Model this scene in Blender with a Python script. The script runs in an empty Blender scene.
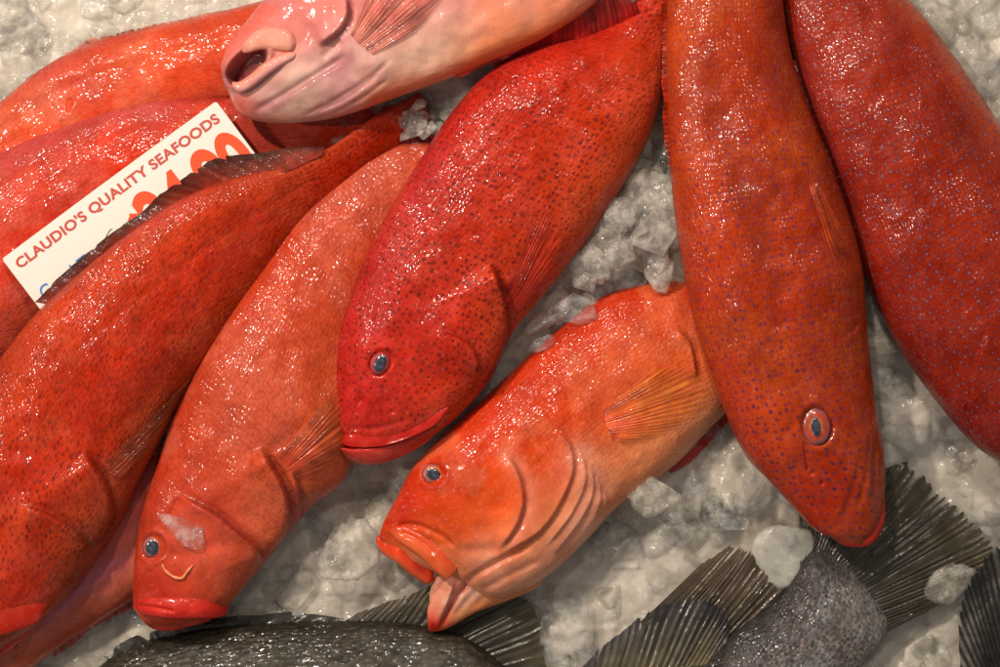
import bpy, bmesh, math, random
import numpy as np
from mathutils import Vector, noise as mnoise

random.seed(7)
rng = np.random.default_rng(11)
scene = bpy.context.scene
COL = scene.collection
HC = 2.5                                    # height of the camera above the ice

# ------------------------------------------------------------------ helpers
def sr(r, g, b, k=1.0):
    def f(c):
        c /= 255.0
        return (c / 12.92 if c <= 0.04045 else ((c + 0.055) / 1.055) ** 2.4) * k
    return np.array([f(r), f(g), f(b)])

def W(px, py, z):
    """photo measurement -> metres at height z above the ice"""
    k = 0.001 * (HC - z) / HC
    return (px - 500) * k, (333.5 - py) * k

def cr(pts, n):
    """Catmull-Rom through pts, n samples, any dimension"""
    P = np.asarray(pts, float)
    if P.ndim == 1:
        P = P[:, None]
    m = len(P)
    P2 = np.vstack([2 * P[0] - P[1], P, 2 * P[-1] - P[-2]])
    u = np.linspace(0, m - 1, n)
    i = np.minimum(u.astype(int), m - 2)
    t = (u - i)[:, None]
    a, b, c, d = P2[i], P2[i + 1], P2[i + 2], P2[i + 3]
    return 0.5 * (2 * b + (c - a) * t + (2 * a - 5 * b + 4 * c - d) * t ** 2 + (3 * b - a - 3 * c + d) * t ** 3)

def sstep(a, b, x):
    t = np.clip((x - a) / (b - a), 0, 1)
    return t * t * (3 - 2 * t)

_perm = rng.random((256, 256))
def vnoise(x, y):
    xi = np.floor(x).astype(int); yi = np.floor(y).astype(int)
    fx = x - xi; fy = y - yi
    fx = fx * fx * (3 - 2 * fx); fy = fy * fy * (3 - 2 * fy)
    g = lambda a, b: _perm[a % 256, b % 256]
    return ((g(xi, yi) * (1 - fx) + g(xi + 1, yi) * fx) * (1 - fy)
            + (g(xi, yi + 1) * (1 - fx) + g(xi + 1, yi + 1) * fx) * fy) * 2 - 1

def polydist(px, py, line, smooth=True):
    """signed distance (positive to the left of travel, in photo axes) and position along the line"""
    L = cr(line, max(12, len(line) * 7)) if smooth and len(line) > 2 else np.asarray(line, float)
    best = np.full(px.shape, 1e9); sg = np.ones(px.shape); w = np.zeros(px.shape)
    seg = np.hypot(*(L[1:] - L[:-1]).T); cum = np.concatenate([[0], np.cumsum(seg)]); tot = cum[-1]
    for k in range(len(L) - 1):
        ax, ay = L[k]; dx, dy = L[k + 1] - L[k]
        l2 = dx * dx + dy * dy + 1e-9
        t = np.clip(((px - ax) * dx + (py - ay) * dy) / l2, 0, 1)
        ex = px - (ax + dx * t); ey = py - (ay + dy * t)
        d = np.hypot(ex, ey)
        m = d < best
        best = np.where(m, d, best)
        sg = np.where(m, np.sign(dx * ey - dy * ex), sg)
        w = np.where(m, (cum[k] + t * seg[k]) / tot, w)
    return best * sg, w

def mesh_obj(name, verts, quads, mat, parent=None, origin=(0, 0, 0), col=None, uv=None, smooth=True, extra=None):
    v = np.asarray(verts, float) - np.asarray(origin, float)
    me = bpy.data.meshes.new(name)
    q = np.asarray(quads, int)
    n = q.shape[1]
    me.vertices.add(len(v)); me.vertices.foreach_set('co', v.ravel())
    me.loops.add(q.size); me.loops.foreach_set('vertex_index', q.ravel())
    me.polygons.add(len(q))
    me.polygons.foreach_set('loop_start', np.arange(0, q.size, n))
    me.polygons.foreach_set('loop_total', np.full(len(q), n))
    me.update(calc_edges=True)
    me.polygons.foreach_set('use_smooth', np.full(len(q), smooth))
    if col is not None:
        a = me.attributes.new('col', 'FLOAT_COLOR', 'POINT')
        c4 = np.ones((len(v), 4)); c4[:, :3] = col
        a.data.foreach_set('color', c4.ravel())
    if uv is not None:
        a = me.attributes.new('suv', 'FLOAT_VECTOR', 'POINT')
        u3 = np.zeros((len(v), 3)); u3[:, :2] = uv
        a.data.foreach_set('vector', u3.ravel())
    for k, arr in (extra or {}).items():
        a = me.attributes.new(k, 'FLOAT', 'POINT'); a.data.foreach_set('value', np.asarray(arr, float))
    me.validate()
    me.materials.append(mat)
    o = bpy.data.objects.new(name, me)
    COL.objects.link(o)
    if parent is not None:
        o.parent = parent
    else:
        o.location = origin
    return o

def tag(o, label=None, cat=None, group=None, kind=None):
    if label: o['label'] = label
    if cat: o['category'] = cat
    if group: o['group'] = group
    if kind: o['kind'] = kind
    return o

def empty(name, loc, label, cat, group=None):
    o = bpy.data.objects.new(name, None)
    o.empty_display_size = 0.05
    o.location = loc
    COL.objects.link(o)
    return tag(o, label, cat, group)

# ------------------------------------------------------------------ materials
class NT:
    def __init__(self, name):
        self.m = bpy.data.materials.new(name); self.m.use_nodes = True
        self.t = self.m.node_tree; self.n = self.t.nodes
        self.b = self.n['Principled BSDF']
    def new(self, ty, **kw):
        x = self.n.new(ty)
        for k, v in kw.items(): setattr(x, k, v)
        return x
    def link(self, a, b): self.t.links.new(a, b)
    def attr(self, name): return self.new('ShaderNodeAttribute', attribute_name=name)
    def noise(self, vec, scale, detail=3, rough=0.55):
        x = self.new('ShaderNodeTexNoise'); x.inputs['Scale'].default_value = scale
        x.inputs['Detail'].default_value = detail; x.inputs['Roughness'].default_value = rough
        if vec is not None: self.link(vec, x.inputs['Vector'])
        return x
    def voro(self, vec, scale, feature='F1', rand=1.0, dim='2D'):
        x = self.new('ShaderNodeTexVoronoi', feature=feature, voronoi_dimensions=dim); x.inputs['Scale'].default_value = scale
        x.inputs['Randomness'].default_value = rand
        if vec is not None: self.link(vec, x.inputs['Vector'])
        return x
    def ramp(self, src, a, b, lo=0.0, hi=1.0):
        x = self.new('ShaderNodeMapRange'); x.interpolation_type = 'SMOOTHSTEP'
        self.link(src, x.inputs['Value'])
        x.inputs['From Min'].default_value = a; x.inputs['From Max'].default_value = b
        x.inputs['To Min'].default_value = lo; x.inputs['To Max'].default_value = hi
        return x.outputs['Result']
    def math(self, op, a, b=None):
        x = self.new('ShaderNodeMath', operation=op)
        for i, v in enumerate((a, b)):
            if v is None: continue
            if isinstance(v, (int, float)): x.inputs[i].default_value = v
            else: self.link(v, x.inputs[i])
        return x.outputs[0]
    def mix(self, f, a, b, blend='MIX'):
        x = self.new('ShaderNodeMix', data_type='RGBA', blend_type=blend)
        for s, v in ((x.inputs[0], f), (x.inputs[6], a), (x.inputs[7], b)):
            if isinstance(v, (int, float)): s.default_value = v
            elif isinstance(v, (tuple, list, np.ndarray)): s.default_value = tuple(v)[:3] + (1,)
            else: self.link(v, s)
        return x.outputs[2]
    def bump(self, h, strength, dist, normal=None):
        x = self.new('ShaderNodeBump'); x.inputs['Strength'].default_value = strength
        x.inputs['Distance'].default_value = dist
        self.link(h, x.inputs['Height'])
        if normal is not None: self.link(normal, x.inputs['Normal'])
        return x.outputs['Normal']
    def set(self, **kw):
        for k, v in kw.items():
            s = self.b.inputs[k.replace('_', ' ')]
            if isinstance(v, (int, float)): s.default_value = v
            elif isinstance(v, (tuple, list, np.ndarray)): s.default_value = tuple(v)[:3] + ((1,) if len(s.default_value) == 4 else ())
            else: self.link(v, s)

def skin_material(name, spot=(0.05, 0.02, 0.07), spot_scale=95, spot_r=0.2, spot_amt=0.8,
                  scale_size=260, scale_bump=0.55, mottle=0.75, halo=None, seed=0.0, grey=False, rough=0.32, coat=1.0):
    t = NT(name)
    suv = t.attr('suv').outputs['Vector']
    off = t.new('ShaderNodeVectorMath', operation='ADD'); t.link(suv, off.inputs[0])
    off.inputs[1].default_value = (seed, seed * 0.37, 0)
    vec = off.outputs[0]
    col = t.attr('col').outputs['Color']
    spa = t.attr('spots').outputs['Fac']
    sca = t.attr('scales').outputs['Fac']
    # broad and fine mottling of the flesh colour
    n1 = t.noise(vec, 18, 5, 0.6)
    n2 = t.noise(vec, 140, 4, 0.65)
    f1 = t.ramp(n1.outputs['Fac'], 0.3, 0.72)
    dark = t.mix(1.0, col, (0.62, 0.50, 0.46), 'MULTIPLY')
    f1b = t.ramp(t.noise(vec, 48, 4, 0.6).outputs['Fac'], 0.38, 0.68)
    c = t.mix(t.math('MULTIPLY', f1, mottle), col, dark)
    c = t.mix(t.math('MULTIPLY', f1b, mottle * 0.5), c, t.mix(1.0, c, (0.72, 0.42, 0.36), 'MULTIPLY'))
    pale = t.mix(0.2, col, (0.70, 0.33, 0.22))
    f2 = t.ramp(n2.outputs['Fac'], 0.5, 0.78)
    c = t.mix(t.math('MULTIPLY', f2, 0.55), c, pale)
    # scale pattern
    mp = t.new('ShaderNodeMapping'); mp.inputs['Scale'].default_value = (0.8, 1.0, 1.0)
    wv = t.noise(vec, 30, 2)
    vs = t.new('ShaderNodeVectorMath', operation='MULTIPLY_ADD')
    t.link(wv.outputs['Color'], vs.inputs[0]); vs.inputs[1].default_value = (0.006, 0.006, 0); t.link(vec, vs.inputs[2])
    t.link(vs.outputs[0], mp.inputs['Vector'])
    sv = t.voro(mp.outputs[0], scale_size, 'F1', 0.65 if not grey else 0.85)
    edge = t.ramp(sv.outputs['Distance'], 0.35, 0.75)
    cd = t.mix(1.0, c, (0.6, 0.5, 0.5) if not grey else (0.25, 0.25, 0.27), 'MULTIPLY')
    c = t.mix(t.math('MULTIPLY', t.math('MULTIPLY', edge, sca), 0.5 if not grey else 0.45), c, cd)
    if grey:
        sv2 = t.new('ShaderNodeSeparateColor'); t.link(sv.outputs['Color'], sv2.inputs[0])
        c = t.mix(t.math('MULTIPLY', t.math('MULTIPLY', sv2.outputs[0], sca), 0.75), c,
                  t.mix(1.0, c, (0.3, 0.29, 0.28), 'MULTIPLY'))
    # spots: small irregular dots, thinned out by a noise so that no grid shows
    nv = t.noise(vec, 60, 2)
    vv = t.new('ShaderNodeVectorMath', operation='MULTIPLY_ADD')
    t.link(nv.outputs['Color'], vv.inputs[0]); vv.inputs[1].default_value = (0.004, 0.004, 0); t.link(vec, vv.inputs[2])
    sp = t.voro(vv.outputs[0], spot_scale, 'F1', 0.72)
    sepc = t.new('ShaderNodeSeparateColor'); t.link(sp.outputs['Color'], sepc.inputs[0])
    rad = t.math('MULTIPLY_ADD', sepc.outputs[0], spot_r * 0.85)
    rad.node.inputs[2].default_value = spot_r * 0.5
    m = t.math('SUBTRACT', rad, sp.outputs['Distance'])
    m = t.ramp(m, -0.05, 0.06)
    m = t.math('MULTIPLY', m, t.ramp(t.noise(vec, 22, 3, 0.6).outputs['Fac'], 0.34, 0.54, 0.55, 1.0))
    m = t.math('MULTIPLY', m, t.math('ADD', t.math('MULTIPLY', sepc.outputs[1], 0.5), 0.65))
    m = t.math('MULTIPLY', t.math('MULTIPLY', m, spa), spot_amt)
    if halo is not None:
        mh = t.ramp(t.math('SUBTRACT', t.math('ADD', rad, 0.13), sp.outputs['Distance']), -0.04, 0.06)
        c = t.mix(t.math('MULTIPLY', t.math('MULTIPLY', mh, spa), 0.55), c, halo)
    c = t.mix(m, c, spot)
    # wet surface
    w1 = t.noise(vec, 85, 1.0, 0.45)
    w2 = t.noise(vec, 190, 0.6, 0.4)
    dome = t.math('SUBTRACT', 1.0, sv.outputs['Distance'])
    hgt = t.math('MULTIPLY', dome, sca)
    nb = t.bump(hgt, 1.0, 0.0009 * scale_bump)
    nb = t.bump(w1.outputs['Fac'], 1.0, 0.0006, nb)
    patch = t.ramp(t.noise(vec, 30, 2, 0.5).outputs['Fac'], 0.40, 0.60, 0.25, 1.0)
    cb = t.bump(t.math('MULTIPLY', hgt, patch), 1.0, 0.0016 * scale_bump)
    cb = t.bump(t.math('MULTIPLY', w2.outputs['Fac'], patch), 1.0, 0.0004, cb)
    cb = t.bump(w1.outputs['Fac'], 1.0, 0.0004, cb)
    cw = t.math('MULTIPLY', patch, coat * 0.78)
    rr = t.ramp(t.noise(vec, 40, 3).outputs['Fac'], 0.3, 0.7, rough + 0.05, rough + 0.25)
    t.set(Base_Color=c, Roughness=rr, Normal=nb, Coat_Weight=cw, Coat_Roughness=0.12, Coat_IOR=1.42,
          Subsurface_Weight=0.12 if not grey else 0.0, Subsurface_Scale=0.006, Specular_IOR_Level=0.1)
    t.b.inputs['Subsurface Radius'].default_value = (1.0, 0.35, 0.2)
    t.link(cb, t.b.inputs['Coat Normal'])
    return t.m

def fin_material(name, rough=0.3, trans=0.2, coat=0.5):
    t = NT(name)
    vec = t.attr('suv').outputs['Vector']
    col = t.attr('col').outputs['Color']
    n = t.noise(vec, 60, 4)
    c = t.mix(t.math('MULTIPLY', t.ramp(n.outputs['Fac'], 0.35, 0.7), 0.5), col, t.mix(1.0, col, (0.45, 0.4, 0.38), 'MULTIPLY'))
    w = t.noise(vec, 120, 3)
    cb = t.bump(w.outputs['Fac'], 0.6, 0.002)
    t.set(Base_Color=c, Roughness=rough, Normal=cb, Coat_Weight=coat, Coat_Roughness=0.1, Specular_IOR_Level=0.4 * coat + 0.1)
    t.link(cb, t.b.inputs['Coat Normal'])
    tr = t.new('ShaderNodeBsdfTranslucent'); t.link(c, tr.inputs['Color'])
    mx = t.new('ShaderNodeMixShader'); mx.inputs[0].default_value = trans
    t.link(t.b.outputs[0], mx.inputs[1]); t.link(tr.outputs[0], mx.inputs[2])
    tp = t.new('ShaderNodeBsdfTransparent')
    m2 = t.new('ShaderNodeMixShader'); t.link(t.attr('thin').outputs['Fac'], m2.inputs[0])
    t.link(mx.outputs[0], m2.inputs[1]); t.link(tp.outputs[0], m2.inputs[2])
    t.link(m2.outputs[0], t.n['Material Output'].inputs['Surface'])
    return t.m

def eye_material(name):
    t = NT(name)
    col = t.attr('col').outputs['Color']
    n = t.noise(t.attr('suv').outputs['Vector'], 500, 2)
    c = t.mix(t.math('MULTIPLY', n.outputs['Fac'], 0.4), col, t.mix(1.0, col, (0.5, 0.4, 0.4), 'MULTIPLY'))
    t.set(Base_Color=c, Roughness=0.25, Coat_Weight=0.8, Coat_Roughness=0.04)
    return t.m

def pupil_material(name):
    t = NT(name)
    g = t.new('ShaderNodeTexCoord')
    n = t.noise(g.outputs['Object'], 300, 3)
    c = t.mix(t.ramp(n.outputs['Fac'], 0.35, 0.65), (0.012, 0.016, 0.028), (0.05, 0.06, 0.085))
    t.set(Base_Color=c, Roughness=0.2, Coat_Weight=1.0, Coat_Roughness=0.03)
    return t.m

def facet_normal(t, vec, scale, amt, base=None):
    """flat facets: every cell of broken ice is turned its own way"""
    f = t.voro(vec, scale, 'F1', 1.0, '3D')
    s = t.new('ShaderNodeVectorMath', operation='SUBTRACT'); t.link(f.outputs['Color'], s.inputs[0]); s.inputs[1].default_value = (0.5, 0.5, 0.5)
    m = t.new('ShaderNodeVectorMath', operation='SCALE'); t.link(s.outputs[0], m.inputs[0]); m.inputs['Scale'].default_value = amt
    if base is None: base = t.new('ShaderNodeNewGeometry').outputs['Normal']
    a = t.new('ShaderNodeVectorMath', operation='ADD'); t.link(base, a.inputs[0]); t.link(m.outputs[0], a.inputs[1])
    n = t.new('ShaderNodeVectorMath', operation='NORMALIZE'); t.link(a.outputs[0], n.inputs[0])
    return n.outputs[0]

def ice_bed_material():
    t = NT('packed_ice')
    g = t.new('ShaderNodeTexCoord').outputs['Object']
    n1 = t.noise(g, 5, 4, 0.6); n2 = t.noise(g, 34, 5, 0.65); n3 = t.noise(g, 150, 3, 0.6)
    wv = t.noise(g, 45, 3)
    vv = t.new('ShaderNodeVectorMath', operation='MULTIPLY_ADD')
    t.link(wv.outputs['Color'], vv.inputs[0]); vv.inputs[1].default_value = (0.018, 0.018, 0.018); t.link(g, vv.inputs[2])
    vs = t.voro(vv.outputs[0], 34, 'SMOOTH_F1', 1.0, '3D')
    sep = t.new('ShaderNodeSeparateColor'); t.link(vs.outputs['Color'], sep.inputs[0])
    c = t.mix(t.ramp(n2.outputs['Fac'], 0.3, 0.72), ICE_DARK, ICE_LIGHT)
    c = t.mix(t.math('MULTIPLY', sep.outputs[0], 0.5), c, ICE_MID)
    c = t.mix(t.math('MULTIPLY', t.ramp(n3.outputs['Fac'], 0.52, 0.75), 0.35), c, ICE_WHITE)
    c = t.mix(t.math('MULTIPLY', t.ramp(n1.outputs['Fac'], 0.4, 0.65), 0.4), c, t.mix(1.0, c, (0.84, 0.81, 0.76), 'MULTIPLY'))
    nb = t.bump(n2.outputs['Fac'], 0.3, 0.005)
    nb = facet_normal(t, vv.outputs[0], 55, 0.22, nb)
    cn = facet_normal(t, vv.outputs[0], 60, 0.55, nb)
    cn = facet_normal(t, vv.outputs[0], 170, 0.4, cn)
    t.set(Base_Color=c, Roughness=0.5, Normal=nb, Specular_IOR_Level=0.1, Subsurface_Weight=0.9, Subsurface_Scale=0.015,
          Coat_Weight=0.8, Coat_Roughness=0.10, Coat_IOR=1.31)
    t.link(cn, t.b.inputs['Coat Normal'])
    t.b.inputs['Subsurface Radius'].default_value = (0.9, 0.95, 1.0)
    return t.m

def ice_chip_material(name, clear, tint, rough=0.10, bub=0.4):
    """wet broken ice: part see-through, part milky, whiter where one looks along its rim"""
    t = NT(name)
    g = t.new('ShaderNodeTexCoord').outputs['Object']
    n2 = t.noise(g, 60, 4, 0.65); n3 = t.noise(g, 210, 3, 0.6)
    cloud = t.ramp(n2.outputs['Fac'], 0.42, 0.72)
    nb = t.bump(n2.outputs['Fac'], 0.3, 0.005)
    nb = facet_normal(t, g, 130, 0.3, nb)
    lw = t.new('ShaderNodeLayerWeight'); lw.inputs['Blend'].default_value = 0.35
    rim = t.ramp(lw.outputs['Facing'], 0.25, 0.95)
    tr = t.math('SUBTRACT', clear, t.math('MULTIPLY', cloud, bub))
    tr = t.math('MULTIPLY', tr, t.math('SUBTRACT', 1.0, t.math('MULTIPLY', rim, 0.4)))
    tr = t.math('MAXIMUM', tr, 0.0)
    t.set(Base_Color=tint, Roughness=rough, Normal=nb, IOR=1.31, Specular_IOR_Level=0.5, Subsurface_Weight=0.6, Subsurface_Scale=0.015)
    t.b.inputs['Subsurface Radius'].default_value = (1, 0.97, 0.92)
    tp = t.new('ShaderNodeBsdfTransparent'); tp.inputs['Color'].default_value = (0.985, 0.985, 0.98, 1)
    gl = t.new('ShaderNodeBsdfGlossy'); gl.inputs['Roughness'].default_value = rough; t.link(nb, gl.inputs['Normal'])
    fr = t.new('ShaderNodeFresnel'); fr.inputs['IOR'].default_value = 1.31; t.link(nb, fr.inputs['Normal'])
    m1 = t.new('ShaderNodeMixShader'); t.link(t.math('MULTIPLY', fr.outputs[0], 0.45), m1.inputs[0]); t.link(tp.outputs[0], m1.inputs[1]); t.link(gl.outputs[0], m1.inputs[2])
    m2 = t.new('ShaderNodeMixShader'); t.link(tr, m2.inputs[0]); t.link(t.b.outputs[0], m2.inputs[1]); t.link(m1.outputs[0], m2.inputs[2])
    t.link(m2.outputs[0], t.n['Material Output'].inputs['Surface'])
    return t.m

def plain_material(name, c, rough=0.5, bump=0.0):
    t = NT(name)
    g = t.new('ShaderNodeTexCoord').outputs['Object']
    n = t.noise(g, 220, 3)
    cc = t.mix(t.math('MULTIPLY', n.outputs['Fac'], 0.16), tuple(c), tuple(np.asarray(c) * 0.75))
    t.set(Base_Color=cc, Roughness=rough)
    if bump: t.link(t.bump(n.outputs['Fac'], bump, 0.001), t.b.inputs['Normal'])
    return t.m

ICE_DARK = sr(184, 176, 164); ICE_LIGHT = sr(214, 206, 194); ICE_MID = sr(202, 193, 180); ICE_WHITE = sr(238, 233, 225)

FIN = fin_material('wet_fin')
FIN_DARK = fin_material('dark_fin', 0.5, 0.08, 0.12)
EYE = eye_material('fish_iris')
PUP = pupil_material('fish_pupil')

# ------------------------------------------------------------------ lofted fish bodies and lips
SURF = {}
def loft(name, pairs, zD, zV, kT, mat, parent, origin, feats=(), paints=(), grad=None, nu=420, nv=180, nb=14, taper=None, patchy=None, tone=(0.96, 0.92, 0.82),
         e=0.86, lump=0.0022, spots=1.0, scales=1.0, uvshift=0.0, bottom=0.7, ride=None, spot_areas=(), scale_areas=()):
    P = np.asarray(pairs, float)
    S = cr(P[:, :4], nu)
    if taper is None: taper = name not in ('body',)
    tw_ = taper if isinstance(taper, float) else 0.14
    if taper:                                  # lips and jaws end in a rounded tip
        sv = np.linspace(0, 1, nu); f_ = np.ones(nu)
        for q_ in (sv / tw_, (1 - sv) / tw_):
            q_ = np.clip(q_, 0, 1); f_ *= np.sqrt(np.maximum(1 - (1 - q_) ** 2, 0.002))
        md = (S[:, :2] + S[:, 2:]) / 2
        S = np.hstack([md + (S[:, :2] - md) * f_[:, None], md + (S[:, 2:] - md) * f_[:, None]])
    if ride is not None:
        zz = [surf_z(ride[0], (a + c) / 2, (b + d) / 2, 60) + ride[1] for a, b, c, d in P[:, :4]]
        zD = zz; zV = zz
    zd = cr(np.interp(np.linspace(0, 1, len(P)), np.linspace(0, 1, np.size(zD)), np.atleast_1d(zD)), nu)[:, 0]
    zv = cr(np.interp(np.linspace(0, 1, len(P)), np.linspace(0, 1, np.size(zV)), np.atleast_1d(zV)), nu)[:, 0]
    Dx, Dy = W(S[:, 0], S[:, 1], zd); Vx, Vy = W(S[:, 2], S[:, 3], zv)
    width = np.hypot(Dx - Vx, Dy - Vy)
    if np.size(kT) > 1:
        k = cr(np.interp(np.linspace(0, 1, len(P)), np.linspace(0, 1, len(kT)), kT), nu)[:, 0]
    else:
        k = np.full(nu, float(kT))
    T = width * k
    thU = np.linspace(0, math.pi, nv + 1); thL = np.linspace(math.pi, 2 * math.pi, nb + 1)[1:-1]
    th = np.concatenate([thU, thL]); R = len(th)
    cth = np.cos(th); sth = np.sin(th)
    lat = (1 - np.sign(cth) * np.abs(cth) ** e) / 2
    prof = np.abs(sth) ** e
    up = sth >= -1e-9
    X = Dx[:, None] * (1 - lat) + Vx[:, None] * lat
    Y = Dy[:, None] * (1 - lat) + Vy[:, None] * lat
    Zm = zd[:, None] * (1 - lat) + zv[:, None] * lat
    Z = Zm + np.where(up, prof, -prof * bottom)[None, :] * T[:, None]
    # photo position of every point of the upper side
    kk = HC / (HC - Z)
    PX = 500 + X * 1000 * kk; PY = 333.5 - Y * 1000 * kk
    upm = np.broadcast_to(up[None, :], X.shape)
    rel = lump * 1.6 * vnoise(PX / 75.0 + 7.7, PY / 75.0 + 1.1) + lump * (vnoise(PX / 34.0 + 3.1, PY / 34.0) + 0.5 * vnoise(PX / 13.0, PY / 13.0 + 9.2))
    edgefade = np.clip(prof, 0, 1)[None, :] ** 0.6
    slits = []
    for f in feats:
        kind = f[0]
        if kind == 'step':
            _, line, h, fall, side = f[:5]
            d, w = polydist(PX, PY, line)
            d0, _w = polydist(np.array([side[0]]), np.array([side[1]]), line)
            d = d * np.sign(d0[0])
            fade = sstep(-0.02, 0.16, w) * sstep(1.02, 0.84, w)
            h = h * 2.2
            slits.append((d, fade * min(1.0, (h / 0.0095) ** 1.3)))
            rel += h * fade * np.where(d > 0, np.exp(-np.maximum(d, 0) / fall), np.exp(np.minimum(d, 0) / 1.3))
            rel -= 0.30 * h * fade * np.exp(-((d + 3.5) / 4.0) ** 2)
        elif kind == 'groove':
            _, line, h, wd = f[:4]
            d, w = polydist(PX, PY, line)
            fade = sstep(-0.02, 0.14, w) * sstep(1.02, 0.86, w)
            rel -= h * fade * np.exp(-(d / wd) ** 2)
        elif kind == 'bump':
            _, (cx, cy), rx, ry, ang, h = f[:6]
            ca, sa = math.cos(ang), math.sin(ang)
            u = (PX - cx) * ca + (PY - cy) * sa; v = -(PX - cx) * sa + (PY - cy) * ca
            rel += h * np.exp(-((u / rx) ** 2 + (v / ry) ** 2))
        elif kind == 'pit':
            _, (cx, cy), rx, ry, ang, h = f[:6]
            ca, sa = math.cos(ang), math.sin(ang)
            u = (PX - cx) * ca + (PY - cy) * sa; v = -(PX - cx) * sa + (PY - cy) * ca
            r = np.hypot(u / rx, v / ry)
            rel -= h * sstep(1.15, 0.75, r)
            rel += 0.22 * h * np.exp(-((r - 1.25) / 0.2) ** 2)
    Z = Z + np.where(upm, rel * edgefade, 0)
    # colour
    if grad is None: grad = [(0, (190, 45, 25)), (1, (200, 90, 60))]
    gt = [g[0] for g in grad]; gc = np.array([sr(*g[1]) for g in grad])
    wob = lat[None, :] + 0.06 * vnoise(PX / 60.0, PY / 60.0)
    C = np.stack([np.interp(wob, gt, gc[:, i]) for i in range(3)], -1)
    C = C * np.array(tone)
    wob2 = vnoise(PX / 22.0 + 5, PY / 22.0) * 0.5 + vnoise(PX / 8.0, PY / 8.0 + 2) * 0.25
    def area(shape, r):
        if len(np.shape(shape)) == 1:
            d = np.hypot(PX - shape[0], PY - shape[1])
        else:
            d, w = polydist(PX, PY, shape); d = np.abs(d)
        return np.exp(-(np.maximum(d * (1 + 0.35 * wob2), 0) / r) ** 2)
    if patchy is not None:                   # pale blotches in the skin
        pm = sstep(-0.05, 0.55, vnoise(PX / 48.0 + 11, PY / 48.0 + 5) + 0.5 * vnoise(PX / 17.0, PY / 17.0 + 8) + 0.25 * vnoise(PX / 6.0, PY / 6.0))[..., None] * patchy[1]
        C = C * (1 - pm) + sr(*patchy[0]) * np.array(tone) * pm
    for shape, r, c, amt in paints:
        m = (area(shape, r) * amt)[..., None]
        C = C * (1 - m) + sr(*c) * np.array(tone) * m
    for d, fd in slits:                       # membrane tint and crevice shade painted into the colour behind each step edge
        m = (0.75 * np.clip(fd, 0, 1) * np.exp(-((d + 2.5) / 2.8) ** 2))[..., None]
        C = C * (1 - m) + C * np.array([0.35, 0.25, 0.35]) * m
    SP = np.full(X.shape, float(spots)); SC = np.full(X.shape, float(scales))
    for shape, r, val in spot_areas:
        m = area(shape, r); SP = SP * (1 - m) + val * m
    for shape, r, val in scale_areas:
        m = area(shape, r); SC = SC * (1 - m) + val * m
    # coordinates along / across the body in metres
    mid = np.stack([(Dx + Vx) / 2, (Dy + Vy) / 2], -1)
    sl = np.concatenate([[0], np.cumsum(np.hypot(*(mid[1:] - mid[:-1]).T))])
    acc = np.concatenate([[0], np.cumsum(np.hypot(np.diff(lat), np.diff(np.where(up, prof, -prof)) * 0.6))])
    U = np.broadcast_to(sl[:, None], X.shape) + uvshift
    Vc = (acc - acc[nv // 2])[None, :] * width[:, None]
    i = np.arange(nu - 1)[:, None]; j = np.arange(R)[None, :]; j2 = (j + 1) % R
    quads = np.stack([i * R + j, i * R + j2, (i + 1) * R + j2, (i + 1) * R + j], -1).reshape(-1, 4)
    # orient outward
    V = np.stack([X, Y, Z], -1).reshape(-1, 3)
    q = quads[(nu // 2) * R + nv // 2]
    nrm = np.cross(V[q[1]] - V[q[0]], V[q[3]] - V[q[0]])
    if nrm[2] < 0: quads = quads[:, ::-1]
    # end caps (fans of thin quads onto a centre line)
    caps = []
    for row in (0, nu - 1):
        base = row * R
        for a in range(1, R // 2):
            qd = [base + a - 1, base + a, base + (R - a) % R, base + (R - a + 1) % R]
            if len(set(qd)) == 4: caps.append(qd)
    if caps: quads = np.vstack([quads, np.array(caps)])
    o = mesh_obj(name, V, quads, mat, parent, origin, C.reshape(-1, 3), np.stack([U, Vc], -1).reshape(-1, 2),
                 extra={'spots': SP.ravel(), 'scales': SC.ravel()})
    mU = upm
    SURF[o.name] = (PX[mU], PY[mU], Z[mU])
    return o

_kd = {}
def KD(o):
    if o.name not in _kd:
        from mathutils.kdtree import KDTree
        X, Y, Z = SURF[o.name]
        t = KDTree(len(X))
        for i, (x, y) in enumerate(zip(X, Y)): t.insert((x, y, 0), i)
        t.balance(); _kd[o.name] = t
    return _kd[o.name]

def surf_z(objs, px, py, r=5):
    best = None
    for o in objs if isinstance(objs, (list, tuple)) else [objs]:
        X, Y, Z = SURF[o.name]
        d = np.hypot(X - px, Y - py); k = np.argmin(d)
        if d[k] < r and (best is None or Z[k] > best): best = float(Z[k])
    return 0.0 if best is None else best

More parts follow.
